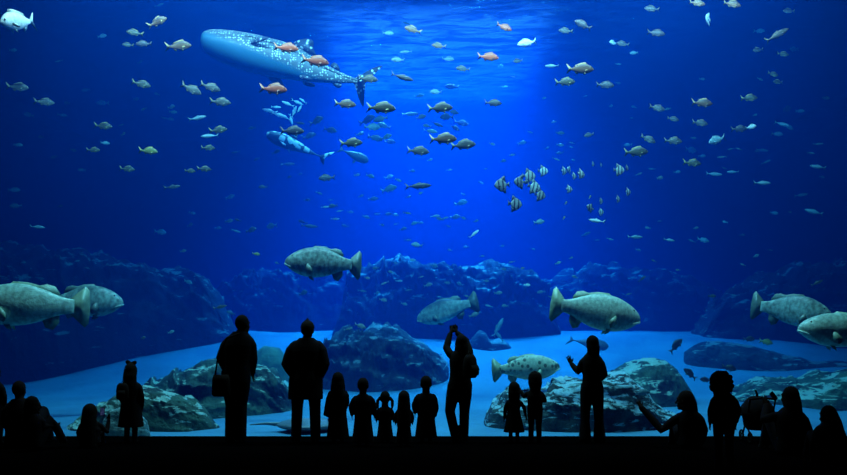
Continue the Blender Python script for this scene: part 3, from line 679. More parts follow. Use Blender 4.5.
r = ramp(nt, [(.0, (0, 0, 0)), (1, (1, 1, 1))])
mr = N(nt, 'ShaderNodeMapRange'); L.new(dt.outputs['Value'], mr.inputs[0])
mr.inputs[1].default_value = -.16; mr.inputs[2].default_value = -.04
v = N(nt, 'ShaderNodeTexVoronoi', in_Scale=19.0, in_Randomness=.5); L.new(tc.outputs['Object'], v.inputs['Vector'])
rr = ramp(nt, [(.25, (.75, .72, .62)), (.36, (.11, .12, .12))]); L.new(v.outputs['Distance'], rr.inputs[0])
mx = N(nt, 'ShaderNodeMixRGB'); L.new(mr.outputs[0], mx.inputs[0]); mx.inputs[1].default_value = (.03, .13, .19, 1); L.new(rr.outputs[0], mx.inputs[2]); L.new(mx.outputs[0], bs.inputs['Base Color'])
WSK = m
WSF = fishmat('whale_shark_fin', (.05, .06, .08), (.05, .06, .08), (.05, .06, .08), spots=(12, .25, (.9, .9, .9), .9), mott=.3, mscale=2, vary=.05)
def poly_fin(nm, pts, cx, cy, k, parent, mat, th=.03, f=None):
    b = MB(); q = []
    pts = [((x - cx) * k, -(y - cy) * k) for x, y in pts]
    for _ in range(2):   # round the outline
        q = []
        for a_, b_ in zip(pts, pts[1:] + pts[:1]):
            q += [(a_[0] * .8 + b_[0] * .2, a_[1] * .8 + b_[1] * .2), (a_[0] * .2 + b_[0] * .8, a_[1] * .2 + b_[1] * .8)]
        pts = q
    b.plate(pts, th, f)
    return b.obj(nm, mat, parent)
d = 17.5; k = d / F; cx, cy = 280, 60
e = empty('whale_shark', P(cx, cy, d), 'large spotted whale shark swimming left near the surface', 'shark')
top = [(202.5, 41), (203, 36), (206, 32.5), (212, 30.8), (222, 30.5), (245, 33), (262, 36.5), (285, 42.5), (300, 48.5), (320, 62), (340, 72), (358, 79.5)]
bot = [(202.5, 43), (203, 49), (207, 54), (220, 61), (238, 68), (255, 73), (275, 77), (295, 80), (315, 82), (335, 83), (358, 83.5)]
wid = [(202.5, 8), (206, 17), (215, 19), (235, 21), (260, 20), (290, 16), (315, 9), (335, 5), (358, 2)]
b = loft_profile(top, bot, wid, cx, cy, k); b.obj('body', WSK, e)
b = MB()   # ridges along the back
for s_ in (-1, 1):
    b.tube([((x - cx) * k, -s_ * wv * k, -(y - cy) * k) for x, y, wv in ((250, 41, 17.5), (275, 47, 15), (300, 57, 11), (320, 67, 7), (345, 77, 3.4), (357, 81, 2))], [.02, .03, .035, .03, .025, .02], 8)
b.obj('back_ridge', WSK, e)
poly_fin('dorsal_fin', [(290, 45), (298, 40), (308, 38), (314, 41), (313, 48), (318, 58), (306, 53)], cx, cy, k, e, WSF, .05)
poly_fin('second_dorsal_fin', [(329, 66), (334, 62), (338, 64), (341, 72)], cx, cy, k, e, WSF, .02)
poly_fin('tail_fin', [(352, 79), (362, 74), (374, 67), (384, 65), (378, 71), (368, 77), (362, 83), (363, 96), (364, 109), (359, 100), (355, 86)], cx, cy, k, e, WSF, .03)
poly_fin('anal_fin', [(330, 81), (336, 88), (341, 88), (342, 82)], cx, cy, k, e, WSF, .02)
for s_ in (-1, 1):
    poly_fin('pectoral_fin', [(246, 48), (256, 47), (274, 66), (284, 86), (276, 84), (262, 70), (248, 58)] if s_ > 0 else [(252, 50), (262, 46), (272, 46), (276, 48), (268, 50), (258, 52)], cx, cy, k, e, WSF, .03,
             lambda v: Vector((v.x, s_ * (.30 + .25 * abs(v.z)) + v.y, v.z)) if s_ > 0 else Vector((v.x, -.40 - .5 * max(0, (v.x + .55)) + v.y, v.z)))
    poly_fin('pelvic_fin', [(300, 76), (306, 75), (315, 80), (312, 82), (303, 80)], cx, cy, k, e, WSF, .015, lambda v: Vector((v.x, s_ * .22 + v.y, v.z - .05)))
b = MB()
for s_ in (-1, 1): b.ell(((209 - cx) * k, s_ * 15.5 * k, -(42 - cy) * k), (.022, .014, .022), nu=10, nv=6)
b.obj('eye', EYE_M, e)
b = MB(); b.tube([((204.5 - cx) * k, q * 11 * k, -(41.5 + 2 * q * q - cy) * k) for q in (-1, -.5, 0, .5, 1)], [.015, .02, .02, .02, .015], 8)
b.obj('mouth', plain('shark_mouth', (.08, .1, .12)), e)

# distant shark with painted sun dapples, and its neighbour
def shark(x0, y0, x1, y1, d, h, mat, label, face=-1, name='shark'):
    "slim shark from snout (x0,y0) to tail root (x1,y1)"
    A_, B_ = P(x0, y0, d), P(x1, y1, d); Ln = (B_ - A_).length
    e = empty(name, (A_ + B_) / 2, label, 'shark')
    e.rotation_euler = (0, math.atan2(-(B_.z - A_.z), (B_.x - A_.x)), 0)
    b = MB(); rs = []
    for i in range(31):
        t = i / 30; r_ = h * (math.sin(PI * min(1, t * 1.05 + .02) ** .62) * .95 + .06 * (1 - t)) * .5
        r_ = max(r_, h * .05)
        rs.append([((t - .5) * Ln, r_ * math.cos(2 * PI * j / 16) * 1.1, r_ * math.sin(2 * PI * j / 16)) for j in range(16)])
    b.rings(rs); b.obj('body', mat, e)
    def pf(nm, pts, f=None):
        b = MB(); b.plate([((x - .5) * Ln, z * Ln) for x, z in pts], .01, f); b.obj(nm, mat, e)
    hh = h / Ln / 2
    pf('dorsal_fin', [(.36, hh * .8), (.44, hh + .12), (.48, hh + .11), (.50, hh * .6)])
    pf('tail_fin', [(.96, .015), (1.06, .10), (1.17, .17), (1.10, .05), (1.04, 0), (1.08, -.12), (1.02, -.08), (.96, -.015)])
    for s_ in (-1, 1):
        pf('pectoral_fin', [(.26, -.02), (.33, -.06), (.44, -.14), (.38, -.03)], lambda v, s_=s_: Vector((v.x, s_ * (h * .4 - v.z * 1.0) + v.y, v.z * .7 - h * .1)))
    return e
sunm = fishmat('painted_sun_dapples', (.10, .16, .2), (.06, .10, .13), (.05, .08, .1), mott=.5, mscale=2.5, vary=.05, spots=(7, .46, (.9, 1, 1), 1))  # pale spots paint dapples of sunlight onto the dark body
drk = fishmat('blue_grey_skin', (.20, .27, .3), (.12, .17, .2), (.1, .14, .18), mott=.3, mscale=2, vary=.05)  # blue grey, paler towards the back
shark(267, 134, 322, 157, 20.5, .34, sunm, 'distant shark with sunlit dapples painted on its back swimming left below the whale shark')
shark(368, 161, 342, 150, 21, .24, drk, 'dim distant shark seen right of the sunlit one, tail towards it')
shark(608, 347, 572, 340, 19.5, .27, drk, 'dark slender shark low over the far sand behind the pointing woman')
# sunlit glints painted as near-white fish just under the shark belly
for i, (x, y, l, p_) in enumerate([(270, 111, 15, 10), (279, 115, 16, -14), (288, 104, 13, 20), (297, 102, 12, -20), (285, 117, 12, 30), (294, 112, 13, 70), (300, 108, 10, -60), (276, 107, 10, 0), (303, 101, 9, 35), (291, 119, 11, -75)]):
    fish('jack', 'sun', x, y, l, 19.5 + .15 * i, 1 if i % 2 else -1, p_, 15, 'whitish fish painted as sunlit glints below the whale shark', 'fish', 'fish', 'sunlit glinting fish below the whale shark', parts=False)
# stingray on the sand
b = MB()
c0 = P(308, 429, 13.0)
gz = ground(c0.x, 13.0)
e = empty('stingray', (c0.x, 13.2, gz + .08), 'dark stingray resting on the sand behind the man in the jacket', 'ray')
rs = []
for i in range(25):
    t = i / 24; x = -.42 + .84 * t; wv = .34 * math.sin(PI * min(1, max(0.02, t)) ** .9) + .01
    rs.append([(x, wv * math.cos(2 * PI * j / 20), .012 + .075 * math.sin(2 * PI * j / 20) * (math.sin(PI * t) ** .5 if 0 < t < 1 else .05) * (1 - .4 * abs(math.cos(2 * PI * j / 20)))) for j in range(20)])
b.rings(rs); b.obj('body', drk, e)
b = MB(); b.tube([(-.38, 0, .02), (-.55, -.02, .03), (-.74, -.05, .02)], [.025, .015, .005], 8); b.obj('tail', drk, e); e.scale = (1.25, 1.25, 1.5)
b = MB()
for s_ in (-1, 1): b.ell((.26, s_ * .08, .075), (.03, .022, .022), nu=10, nv=6)
b.obj('eye', EYE_M, e)

# ================================================================== people
def pm(name, c): 
    m, nt, b = newmat(name); b.inputs['Roughness'].default_value = .95; b.inputs['Specular IOR Level'].default_value = .05
    tc = N(nt, 'ShaderNodeTexCoord'); n = N(nt, 'ShaderNodeTexNoise', in_Scale=40, in_Detail=3); nt.links.new(tc.outputs['Object'], n.inputs['Vector'])
    r = ramp(nt, [(.3, tuple(x * .7 for x in c)), (.7, c)]); nt.links.new(n.outputs[0], r.inputs[0]); nt.links.new(r.outputs[0], b.inputs['Base Color'])
    return m
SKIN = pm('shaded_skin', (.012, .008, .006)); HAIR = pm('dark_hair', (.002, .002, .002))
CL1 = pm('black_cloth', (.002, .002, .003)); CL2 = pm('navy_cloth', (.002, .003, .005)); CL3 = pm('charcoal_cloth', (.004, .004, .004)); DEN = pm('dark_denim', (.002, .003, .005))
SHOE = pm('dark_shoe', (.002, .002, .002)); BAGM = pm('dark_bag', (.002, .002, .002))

def hand(b, wr, dr, side, s, curl=.3, spread=.24, up=Vector((0, 0, 1))):
    "palm and five separate fingers; dr = pointing direction, side = the direction of the thumb"
    dr = Vector(dr).normalized(); th = Vector(side); th = (th - dr * th.dot(dr)).normalized(); nrm = dr.cross(th).normalized()
    R = Matrix((dr, th, nrm)).transposed()
    wr = Vector(wr)
    b.ell(wr + dr * .045 * s, (.055 * s, .041 * s, .016 * s), R)
    b.tube([wr - dr * .03 * s, wr + dr * .03 * s], [.026 * s, .028 * s], 12)
    for i, (o, l, r) in enumerate(((.030, .072, .0085), (.010, .080, .0088), (-.011, .074, .0085), (-.030, .058, .0075))):
        base = wr + dr * (.085 - abs(o) * .25) * s + th * o * s
        d1 = (dr + th * (o / .03) * spread).normalized()
        p1 = base + d1 * l * .45 * s - nrm * 0
        d2 = (d1 * math.cos(curl) + nrm * math.sin(curl)).normalized(); p2 = p1 + d2 * l * .32 * s
        d3 = (d1 * math.cos(curl * 1.9) + nrm * math.sin(curl * 1.9)).normalized(); p3 = p2 + d3 * l * .25 * s
        b.tube([base - d1 * .02 * s, p1, p2, p3], [r * s * 1.1, r * s, r * s * .95, r * s * .82], 8)
    t0 = wr + dr * .02 * s + th * .03 * s
    t1 = t0 + (dr * .7 + th * .75).normalized() * .035 * s; t2 = t1 + (dr * .9 + th * .35).normalized() * .03 * s
    b.tube([t0, t1, t2], [.012 * s, .0105 * s, .009 * s], 8)

def person(label, px, d, H, hs=1.0, fat=1.0, look=0, lean=(0, 0), sit=None, head=(0, 0, 0), arms={}, legs={}, top='jacket', bottom='trousers', hair='short', hem=.80, flare=1.0, vox=None, armw=1.0, stance=1.0, shoulders=1.0, skirt=1.0, group=None):
    """px: centre on the photo; d distance; H height of the figure if standing (m); look: yaw of the head, 0 = at the tank, + = to the left.
    joints are in adult units (1.75 m tall) scaled by s, or absolute pixels when given as ('px', x, y, dy)"""
    s = (H - .252 * hs) / 1.47; K = F / d; gy = HZ + EYE * K
    org = Vector(((px - CX) / K, d, 0))
    dz = 0 if sit is None else (sit - .93 * s)
    def J(v):
        if v[0] == 'px': return Vector(((v[1] - px) / K, v[3], (gy - v[2]) / K))
        return Vector(v) * s
    def up(x, y, z):   # torso points follow the lean
        t = (z - .93) / .5
        return Vector((x * s + lean[0] * t * s, y * s + lean[1] * t * s, z * s + dz))
    e = empty('person', org, label, 'person', group)
    vx = vox or (.011 if s > .75 else .008)
    hw = shoulders * fat
    # joints
    sh = {q: up(q * .165 * hw, 0, 1.375) for q in (-1, 1)}
    A_ = {}
    for q in (-1, 1):
        a = arms.get(q)
        if a is None:
            el = up(q * (.235 * hw + .01), -.03, 1.13); wr_ = up(q * (.235 * hw - .01), .05, .89); hd = (0, .25, -1); sd = (0, 1, .2)
        else:
            el, wr_ = J(a[0]), J(a[1]); hd = a[2] if len(a) > 2 else tuple(wr_ - el); sd = a[3] if len(a) > 3 else (0, 0, 1)
        A_[q] = (sh[q], el, wr_, hd, sd)
    G_ = {}
    for q in (-1, 1):
        hp = Vector((q * .095 * s * fat, 0, .92 * s + dz))
        g = legs.get(q)
        if g: kn, an = J(g[0]), J(g[1])
        elif sit is not None: kn, an = Vector((q * .16 * s, .36 * s, .46 * s)), Vector((q * .13 * s, .58 * s, .08 * s))
        else: kn, an = Vector((q * .105 * s * stance, .015 * s, .50 * s)), Vector((q * .115 * s * stance, -.02 * s, .085 * s))
        G_[q] = (hp, kn, an)
    neck = up(0, -.01, 1.47)
    hc = neck + Vector((head[0], head[1] + .015, head[2] + .122)) * hs
    R = Matrix.Rotation(math.radians(look), 3, 'Z')
    def hp_(x, y, z): return hc + R @ (Vector((x, y, z)) * hs)
    # ---- body: one continuous skin
    b = MB()
    b.ell(hp_(0, -.005, .02), (.074 * hs, .094 * hs, .102 * hs), R)
    b.ell(hp_(0, .022, -.05), (.056 * hs, .066 * hs, .066 * hs), R)
    b.ell(hp_(0, .068, -.092), (.024 * hs, .02 * hs, .02 * hs), R)           # chin
    b.tube([hp_(0, .088, .018), hp_(0, .103, -.012), hp_(0, .108, -.028)], [.008 * hs, .011 * hs, .015 * hs], 8)   # nose
    b.ell(hp_(0, .087, -.06), (.024 * hs, .011 * hs, .009 * hs), R); b.ell(hp_(0, .084, -.072), (.02 * hs, .011 * hs, .008 * hs), R)  # lips
    for q in (-1, 1):
        b.ell(hp_(q * .03, .082, .034), (.02 * hs, .012 * hs, .008 * hs), R)   # brow
        b.ell(hp_(q * .031, .076, .012), (.013 * hs, .011 * hs, .009 * hs), R)   # eyeball under the lid
        b.ell(hp_(q * .075, -.005, .0), (.009 * hs, .018 * hs, .031 * hs), R)  # ear
        b.ell(hp_(q * .035, .06, -.03), (.022 * hs, .022 * hs, .022 * hs), R)
    nt_ = hc + Vector((0, -.012, -.06)) * hs
    b.tube([neck - Vector((0, 0, .08 * s)), neck, nt_], [.075 * s, .056 * hs, .052 * hs], 14)
    T = [(.80, .11, .09), (.86, .155, .11), (.93, .165, .115), (1.03, .145, .10), (1.12, .14, .095), (1.22, .155, .105), (1.30, .165, .11), (1.37, .15, .095), (1.42, .115, .08), (1.455, .08, .065), (1.49, .055, .055)]
    def secs(T_, g=0):
        o = []
        for z, a, c in T_:
            p = up(0, -.005, z); o.append((p.x, p.y, p.z, (a * (fat if z < 1.3 else hw)) * s + g, c * s * fat + g))
        return o
    b.loft(secs(T))
    for q in (-1, 1):
        S_, E_, W_, hd, sd = A_[q]
        b.tube([S_ - Vector((q * .03 * s, 0, 0)), S_.lerp(E_, .3), E_, E_.lerp(W_, .35), W_], [.055 * s, .048 * s, .038 * s, .039 * s, .026 * s], 12)
        hand(b, W_, hd, sd, s * (1.0 if s > .7 else 1.08))
        h_, k_, a_ = G_[q]
        b.tube([h_, h_.lerp(k_, .35), k_, k_.lerp(a_, .35), a_], [.088 * s, .08 * s, .055 * s, .056 * s, .038 * s], 14)
        ft = Vector((q * .02, 1, 0)).normalized()
        b.tube([a_ - ft * .03 * s + Vector((0, 0, -.035 * s)), a_ + ft * .07 * s - Vector((0, 0, .045 * s)), a_ + ft * .16 * s - Vector((0, 0, .055 * s))], [.034 * s, .036 * s, .026 * s], 12)
    # Skin surface
    vb = min(vx, .0085 if s > .75 else .006)
    remeshed(b, 'body', SKIN, vb, 2, e)
    # ---- shoes
    for q in (-1, 1):
        b = MB(); h_, k_, a_ = G_[q]; ft = Vector((q * .02, 1, 0)).normalized(); z0 = a_.z - .085 * s
        for y, wv, hh in ((0, 0, 0),):
            b.loft([(a_.x, a_.y + .05 * s, max(z0, 0) + .001, .048 * s, .135 * s), (a_.x, a_.y + .05 * s, max(z0, 0) + .025 * s, .05 * s, .138 * s), (a_.x, a_.y + .035 * s, max(z0, 0) + .055 * s, .046 * s, .11 * s), (a_.x, a_.y, max(z0, 0) + .10 * s, .045 * s, .055 * s)], 18)
        b.obj('shoe', SHOE, e)
    # ---- trousers / tights / skirt
    g = .012 * s + .004
    if bottom in ('trousers', 'leggings'):
        b = MB(); w_ = 1.18 if bottom == 'trousers' else 1.0
        b.loft(secs([(.80, .12, .10), (.86, .16, .115), (.93, .17, .12), (1.02, .155, .11)], g))
        for q in (-1, 1):
            h_, k_, a_ = G_[q]
            b.tube([h_, h_.lerp(k_, .4), k_, k_.lerp(a_, .4), a_ + (a_ - k_).normalized() * .02 * s], [.092 * s + g, .083 * s * w_ + g * .5, .062 * s * w_ + g * .5, .06 * s * w_ + g * .5, .056 * s * w_ * flare + g * .4], 16)
        remeshed(b, 'trousers', DEN if s > .9 else CL2, vx, 3, e)
    # ---- top
    gt = .018 * s + .006
    b = MB()
    if top in ('jacket', 'shirt', 'coat', 'dress'):
        low = {'jacket': hem, 'shirt': .90, 'coat': .55, 'dress': .50}[top]
        if hem != .80: low = hem
        lo_ = []
        n_ = 4
        for i in range(n_):
            z = low + (1.0 - low) * i / n_
            fl = (1 + (.55 if top == 'dress' else .30 if top == 'coat' else .06) * ((1.0 - z) / max(.05, 1.0 - low)) * (1.0 - low) / .45) * skirt
            lo_.append((z, .165 * fl, .12 * fl))
        if sit is not None: lo_ = [q for q in lo_ if q[0] > .84]
        T2 = lo_ + [(1.03, .155, .115), (1.12, .155, .115), (1.22, .165, .12), (1.30, .172, .12), (1.37, .162, .105), (1.42, .138, .09), (1.455, .10, .078), (1.49, .066, .066)]
        b.loft(secs(T2, gt), 24)
        for q in (-1, 1):
            S_, E_, W_, hd, sd = A_[q]
            W2 = W_ + (E_ - W_).normalized() * .015 * s
            b.tube([S_ - Vector((q * .035 * s, 0, .01 * s)), S_.lerp(E_, .3), S_.lerp(E_, .75), E_, E_.lerp(W2, .35), W2], [(.054 * s + g) * armw, (.05 * s + g) * armw, (.045 * s + g) * armw, (.044 * s + g) * armw, (.041 * s + g) * armw, (.032 * s + g * .7) * armw], 14)
        if top in ('jacket', 'coat'):
            b.tube([neck + Vector((-.075 * s, 0, -.02 * s)), neck + Vector((0, -.07 * s, .0)), neck + Vector((.075 * s, 0, -.02 * s))], [.03 * s] * 3, 10)
        remeshed(b, {'jacket': 'jacket', 'shirt': 'shirt', 'coat': 'coat', 'dress': 'dress'}[top], CL1 if top != 'shirt' else CL3, vx, 3, e)
    # ---- hair
    b = MB()
    if hair != 'hood':
        b.ell(hp_(0, -.016, .03), (.084 * hs, .096 * hs, .104 * hs), R)
    def lock(pts, rad, flat=1.0): b.tube([hp_(*p) for p in pts], [r * hs for r in rad], 14, flat=flat)
    if hair == 'long':
        lock([(0, -.03, .05), (0, -.055, -.05), (0, -.06, -.16), (0, -.06, -.26)], [.08, .085, .088, .065], .75)
        lock([(-.06, -.01, .02), (-.07, -.02, -.1), (-.075, -.03, -.2)], [.03, .035, .025]); lock([(.06, -.01, .02), (.07, -.02, -.1), (.075, -.03, -.2)], [.03, .035, .025])
    elif hair == 'bob':
        lock([(0, -.03, .05), (0, -.045, -.04), (0, -.045, -.12)], [.082, .09, .085], .8)
    elif hair == 'veil':    # very long and wide
        lock([(0, -.03, .05), (0, -.05, -.06), (0, -.06, -.2), (0, -.06, -.36), (0, -.05, -.46)], [.082, .092, .10, .105, .08], .7)
    elif hair == 'curly':
        rr = random.Random(5)
        for i in range(90):
            a, t = rr.uniform(0, 2 * PI), rr.uniform(-.85, 1.3)
            x, y, z = math.cos(a) * math.cos(t) * .098, math.sin(a) * math.cos(t) * .105 - .02, math.sin(t) * .11 + .03
            if y > .05 and z < .06: continue
            b.ell(hp_(x, y, z), (.026 * hs,) * 3, nu=8, nv=6)
    elif hair == 'pigtails':
        for q in (-1, 1):
            lock([(q * .085, -.02, .02), (q * .115, -.02, -.02), (q * .118, -.02, -.09), (q * .11, -.02, -.15)], [.022, .026, .026, .012])
    elif hair == 'bow':
        lock([(0, -.03, .05), (0, -.055, -.05), (0, -.06, -.18), (0, -.06, -.3)], [.085, .095, .10, .08], .8)
        lock([(-.01, 0, .12), (-.05, 0, .145)], [.026, .03]); lock([(.01, 0, .12), (.05, 0, .138)], [.026, .028])
    elif hair == 'beanie':
        lock([(0, -.01, .05), (0, -.01, .10), (0, -.012, .145)], [.09, .075, .02])
    elif hair == 'bushy':
        lock([(0, -.02, .05), (0, -.03, -.03), (0, -.04, -.09)], [.098, .10, .085], .9)
    elif hair == 'sideswept':
        lock([(0, -.03, .05), (.03, -.05, -.06), (.07, -.06, -.2), (.11, -.06, -.33), (.14, -.05, -.42)], [.082, .095, .095, .085, .06], .7)
    remeshed(b, 'knit_hat' if hair == 'beanie' else 'hair', CL3 if hair == 'beanie' else HAIR, max(.006, vx * .7), 2, e)
    return e, J, A_, s, org

def held(name, mb, mat, label, cat, org, e=None):
    o = mb.obj(name, mat); o.location = org; return tag(o, label, cat)
def phone(at, rot, label, lit=False, k=.8):
    e = empty('smartphone', at, label, 'phone'); e.rotation_euler = rot; e.scale = (k, k, k)
    b = MB(); pts = []
    for sy in (-.0045, .0045):
        ring = []
        for cx_, cz_, a0 in ((.028, .064, 0), (-.028, .064, 90), (-.028, -.064, 180), (.028, -.064, 270)):
            for t in (0, 30, 60, 90):
                a = math.radians(a0 + t); ring.append((cx_ + .008 * math.cos(a), sy, cz_ + .008 * math.sin(a)))
        pts.append(ring)
    b.rings(pts); b.obj('case', CL1, e, smooth=False)
    m = bpy.data.materials.get('phone_screen')
    if not m:
        m, nt, bs = newmat('phone_screen'); tc = N(nt, 'ShaderNodeTexCoord'); n = N(nt, 'ShaderNodeTexNoise', in_Scale=30); nt.links.new(tc.outputs['Object'], n.inputs[0])
        r = ramp(nt, [(.4, (.02, .05, .3)), (.7, (.3, .4, .9))]); nt.links.new(n.outputs[0], r.inputs[0]); nt.links.new(r.outputs[0], bs.inputs['Emission Color']); bs.inputs['Emission Strength'].default_value = .12; bs.inputs['Base Color'].default_value = (.01, .01, .02, 1)
    b = MB(); b.add([(-.032, -.0052, -.062), (.032, -.0052, -.062), (.032, -.0052, .062), (-.032, -.0052, .062)], [(0, 1, 2, 3)]); b.obj('screen', m if lit else SHOE, e, smooth=False)
    return e
def backpack(at, sc_, label, rot=0, name='backpack'):
    e = empty(name, at, label, 'bag'); e.rotation_euler = (0, 0, rot)
    b = MB(); b.loft([(0, 0, -.20 * sc_, .12 * sc_, .07 * sc_), (0, 0, -.17 * sc_, .145 * sc_, .09 * sc_), (0, 0, 0, .15 * sc_, .095 * sc_), (0, 0, .13 * sc_, .13 * sc_, .08 * sc_), (0, 0, .19 * sc_, .08 * sc_, .05 * sc_)], 24); b.obj('bag_body', BAGM, e)
    b = MB(); b.loft([(0, -.10 * sc_, -.15 * sc_, .10 * sc_, .035 * sc_), (0, -.11 * sc_, -.05 * sc_, .105 * sc_, .04 * sc_), (0, -.09 * sc_, .02 * sc_, .09 * sc_, .02 * sc_)], 18); b.obj('front_pocket', BAGM, e)
    b = MB(); b.tube([(-.03 * sc_, .0, .19 * sc_), (-.02 * sc_, .02, .235 * sc_), (.02 * sc_, .02, .235 * sc_), (.03 * sc_, 0, .19 * sc_)], [.008 * sc_] * 4, 8); b.obj('grab_handle', BAGM, e)
    return e
D0 = 11.45
def mloc(px, py, d): return P(px, py, d)

# left edge
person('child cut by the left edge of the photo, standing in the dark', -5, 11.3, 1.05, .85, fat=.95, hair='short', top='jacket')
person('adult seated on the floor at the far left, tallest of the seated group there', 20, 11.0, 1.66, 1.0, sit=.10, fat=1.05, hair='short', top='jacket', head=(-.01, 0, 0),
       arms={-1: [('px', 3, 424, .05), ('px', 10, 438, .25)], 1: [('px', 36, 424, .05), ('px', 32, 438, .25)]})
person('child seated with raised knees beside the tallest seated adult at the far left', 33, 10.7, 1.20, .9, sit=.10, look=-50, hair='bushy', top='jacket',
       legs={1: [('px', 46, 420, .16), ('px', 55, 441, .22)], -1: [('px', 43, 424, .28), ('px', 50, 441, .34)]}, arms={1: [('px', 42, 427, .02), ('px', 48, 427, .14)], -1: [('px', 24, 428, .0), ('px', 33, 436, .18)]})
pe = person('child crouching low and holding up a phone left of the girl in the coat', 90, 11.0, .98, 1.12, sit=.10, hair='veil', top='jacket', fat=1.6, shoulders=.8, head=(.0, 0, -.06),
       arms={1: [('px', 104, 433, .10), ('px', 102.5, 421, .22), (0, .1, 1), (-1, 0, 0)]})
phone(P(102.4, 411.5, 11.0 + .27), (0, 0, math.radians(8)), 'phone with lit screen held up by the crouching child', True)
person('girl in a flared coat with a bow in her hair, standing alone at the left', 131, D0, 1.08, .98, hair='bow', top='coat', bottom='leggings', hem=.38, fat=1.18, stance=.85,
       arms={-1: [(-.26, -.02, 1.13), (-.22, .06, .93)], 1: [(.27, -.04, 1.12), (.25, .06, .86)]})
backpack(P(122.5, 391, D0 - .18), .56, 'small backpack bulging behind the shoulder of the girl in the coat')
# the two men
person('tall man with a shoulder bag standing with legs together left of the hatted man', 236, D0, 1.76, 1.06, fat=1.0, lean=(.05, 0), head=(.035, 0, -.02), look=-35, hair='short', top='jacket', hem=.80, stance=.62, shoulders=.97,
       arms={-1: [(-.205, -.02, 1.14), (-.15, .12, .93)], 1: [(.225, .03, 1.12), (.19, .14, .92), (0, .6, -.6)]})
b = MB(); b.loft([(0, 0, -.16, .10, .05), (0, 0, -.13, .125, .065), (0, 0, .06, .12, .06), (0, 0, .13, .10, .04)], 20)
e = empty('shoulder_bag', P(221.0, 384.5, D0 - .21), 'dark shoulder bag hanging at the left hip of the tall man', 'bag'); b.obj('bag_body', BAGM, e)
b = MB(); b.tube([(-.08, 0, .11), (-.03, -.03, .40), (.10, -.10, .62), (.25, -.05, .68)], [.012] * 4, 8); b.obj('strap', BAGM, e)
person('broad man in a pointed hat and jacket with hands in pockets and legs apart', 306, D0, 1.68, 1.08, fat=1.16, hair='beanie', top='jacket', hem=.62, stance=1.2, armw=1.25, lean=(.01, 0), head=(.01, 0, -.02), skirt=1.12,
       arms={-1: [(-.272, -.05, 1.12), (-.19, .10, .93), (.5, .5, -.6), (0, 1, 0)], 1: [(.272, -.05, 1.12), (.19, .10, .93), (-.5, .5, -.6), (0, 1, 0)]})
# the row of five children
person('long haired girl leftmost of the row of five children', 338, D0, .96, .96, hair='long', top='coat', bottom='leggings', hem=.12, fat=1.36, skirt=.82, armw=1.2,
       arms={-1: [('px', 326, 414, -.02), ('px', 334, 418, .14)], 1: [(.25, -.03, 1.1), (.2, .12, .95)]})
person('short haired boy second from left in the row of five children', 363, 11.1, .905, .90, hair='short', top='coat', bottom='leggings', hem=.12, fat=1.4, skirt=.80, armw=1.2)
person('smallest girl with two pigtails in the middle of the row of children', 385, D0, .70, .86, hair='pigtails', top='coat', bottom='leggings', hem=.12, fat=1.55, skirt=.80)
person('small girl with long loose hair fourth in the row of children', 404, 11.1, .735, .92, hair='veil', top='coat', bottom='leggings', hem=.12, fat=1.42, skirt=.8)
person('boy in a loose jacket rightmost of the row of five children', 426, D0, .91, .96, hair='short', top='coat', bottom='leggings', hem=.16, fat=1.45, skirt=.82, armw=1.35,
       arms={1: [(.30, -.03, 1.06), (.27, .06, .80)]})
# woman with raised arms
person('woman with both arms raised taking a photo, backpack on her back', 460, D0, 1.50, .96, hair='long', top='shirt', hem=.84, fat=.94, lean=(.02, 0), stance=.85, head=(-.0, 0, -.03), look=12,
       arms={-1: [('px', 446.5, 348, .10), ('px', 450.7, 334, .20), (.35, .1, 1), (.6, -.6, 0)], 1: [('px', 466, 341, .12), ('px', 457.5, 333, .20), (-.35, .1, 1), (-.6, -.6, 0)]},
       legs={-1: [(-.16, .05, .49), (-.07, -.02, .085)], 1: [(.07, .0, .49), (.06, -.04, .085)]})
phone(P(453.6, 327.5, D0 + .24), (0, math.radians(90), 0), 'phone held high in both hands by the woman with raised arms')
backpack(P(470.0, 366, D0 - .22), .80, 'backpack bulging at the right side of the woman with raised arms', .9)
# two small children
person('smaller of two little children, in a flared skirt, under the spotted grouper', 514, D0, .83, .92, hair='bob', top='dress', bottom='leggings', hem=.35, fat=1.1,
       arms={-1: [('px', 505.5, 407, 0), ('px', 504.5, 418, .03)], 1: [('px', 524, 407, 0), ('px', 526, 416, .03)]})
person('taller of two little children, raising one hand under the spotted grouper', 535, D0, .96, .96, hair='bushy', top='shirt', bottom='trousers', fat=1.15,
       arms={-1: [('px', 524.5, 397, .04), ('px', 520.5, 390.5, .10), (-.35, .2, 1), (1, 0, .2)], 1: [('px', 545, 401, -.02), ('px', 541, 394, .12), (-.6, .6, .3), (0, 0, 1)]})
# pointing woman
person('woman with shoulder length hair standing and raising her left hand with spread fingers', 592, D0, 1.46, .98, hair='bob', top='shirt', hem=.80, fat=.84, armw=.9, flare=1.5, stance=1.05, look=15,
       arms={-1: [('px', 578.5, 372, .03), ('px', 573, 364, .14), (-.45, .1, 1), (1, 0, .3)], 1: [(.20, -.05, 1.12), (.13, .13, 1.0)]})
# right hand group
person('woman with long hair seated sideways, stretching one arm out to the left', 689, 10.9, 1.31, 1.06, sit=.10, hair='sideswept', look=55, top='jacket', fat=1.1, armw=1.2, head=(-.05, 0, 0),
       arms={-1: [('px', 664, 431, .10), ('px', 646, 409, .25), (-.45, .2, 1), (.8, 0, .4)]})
person('child with round curly hair standing nearest the viewer at the right', 724, 9.4, 1.12, 1.12, hair='curly', top='jacket', look=20, fat=1.12, lean=(.0, 0), head=(-.035, 0, -.055))
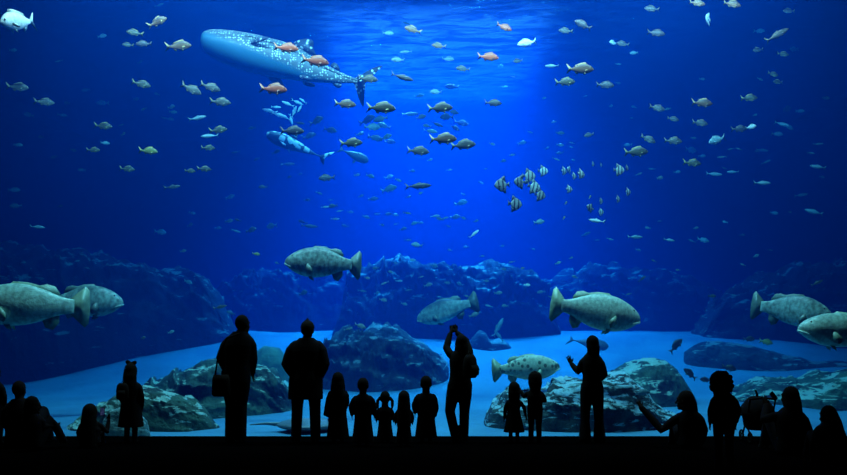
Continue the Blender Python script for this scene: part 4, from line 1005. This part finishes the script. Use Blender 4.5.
# pushchair
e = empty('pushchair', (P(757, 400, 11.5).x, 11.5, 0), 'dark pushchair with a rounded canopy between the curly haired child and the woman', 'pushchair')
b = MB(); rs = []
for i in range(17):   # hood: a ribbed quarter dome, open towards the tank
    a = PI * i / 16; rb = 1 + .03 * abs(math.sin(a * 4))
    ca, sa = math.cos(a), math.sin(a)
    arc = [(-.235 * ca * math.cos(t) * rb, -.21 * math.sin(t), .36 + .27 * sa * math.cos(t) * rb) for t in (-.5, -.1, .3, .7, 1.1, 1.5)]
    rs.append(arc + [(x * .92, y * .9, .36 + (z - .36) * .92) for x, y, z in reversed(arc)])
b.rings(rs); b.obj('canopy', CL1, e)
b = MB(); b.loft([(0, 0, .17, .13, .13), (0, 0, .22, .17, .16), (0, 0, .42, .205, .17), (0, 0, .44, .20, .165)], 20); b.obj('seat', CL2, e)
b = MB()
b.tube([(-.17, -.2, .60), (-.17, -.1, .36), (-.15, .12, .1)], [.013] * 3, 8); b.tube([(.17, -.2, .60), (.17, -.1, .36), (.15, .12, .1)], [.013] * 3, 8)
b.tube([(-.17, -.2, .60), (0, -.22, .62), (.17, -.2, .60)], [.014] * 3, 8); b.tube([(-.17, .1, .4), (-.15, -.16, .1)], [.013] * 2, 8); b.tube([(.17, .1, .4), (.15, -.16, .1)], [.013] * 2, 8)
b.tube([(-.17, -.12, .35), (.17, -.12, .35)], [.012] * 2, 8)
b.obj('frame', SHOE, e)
b = MB(); b.tube([(0, 0, .62), (-.0, 0, .66), (-.02, 0, .70)], [.018, .016, .014], 8); b.obj('canopy_knob', SHOE, e)
for x in (-.16, .16):
    for y in (-.17, .14):
        b = MB(); n_ = 20; rs = []
        for q in range(n_ + 1):
            a = 2 * PI * q / n_; rs.append([(x + .014 * math.cos(t), y + (.065 + .014 * math.sin(t)) * math.cos(a), .082 + (.065 + .014 * math.sin(t)) * math.sin(a)) for t in (0, 1.57, 3.14, 4.71)])
        b.rings(rs, cap=False)
        for q in range(3):
            a = PI * q / 3; b.tube([(x, y - .06 * math.cos(a), .082 - .06 * math.sin(a)), (x, y + .06 * math.cos(a), .082 + .06 * math.sin(a))], [.005] * 2, 6)
        b.obj('wheel', SHOE, e)
person('long haired woman seated at the right, one hand raised to a phone', 790, 10.4, 1.54, 1.10, sit=.10, hair='veil', look=25, top='jacket', fat=1.1, head=(.0, 0, 0),
       arms={-1: [('px', 768, 421, .12), ('px', 776, 407, .30), (-.2, .2, 1), (1, 0, 0)]})
phone(P(773.5, 396, 10.74), (0, math.radians(-38), 0), 'phone raised by the long haired woman seated at the right')
person('person with hair falling to one side seated low at the right edge of the photo', 829, 9.8, 1.22, 1.05, sit=.10, hair='sideswept', top='jacket', fat=1.25, look=10, head=(-.01, 0, -.05),
       arms={1: [('px', 847, 446, .05), ('px', 838, 456, .25)]})


# ================================================================== light
def area(x, y, z, sx, sy, e, spread=180, col=(1, 1, 1), tilt=(0, 0, 0)):
    l = bpy.data.lights.new('area_light', 'AREA'); l.shape = 'RECTANGLE'; l.size = sx; l.size_y = sy; l.energy = e; l.spread = math.radians(spread); l.color = col
    o = bpy.data.objects.new('area_light', l); o.location = (x, y, z); o.rotation_euler = tilt; COL.objects.link(o); return o
area(.4, 27, 11.2, 6.0, 9, 12500, 95, (.4, .68, 1))
area(0.5, 23, 11.2, 14, 14, 1900, 130, (.45, .72, 1))
area(0, 12.75, 9.6, 13, .5, 3400, 150, (.80, .88, .86), (math.radians(38), 0, 0))  # front fill added out of view above the window to brighten the fish
def beam(x, y, tx, ty, ang, e):
    l = bpy.data.lights.new('sun_beam', 'SPOT'); l.energy = e; l.spot_size = math.radians(ang); l.spot_blend = .6; l.shadow_soft_size = .15; l.color = (.55, .85, 1)
    o = bpy.data.objects.new('sun_beam', l); o.location = (x, y, 12.5); COL.objects.link(o)
    o.rotation_euler = (Vector((tx, ty, 0)) - Vector((x, y, 12.5))).to_track_quat('-Z', 'Y').to_euler()
beam(-3.2, 20.2, -3.0, 19.9, 17, 5200)
beam(-1.2, 21, -1.6, 21, 12, 2600)
beam(1.4, 22, 1.8, 22, 12, 2600)
beam(3.6, 21, 4.3, 21, 10, 2000)
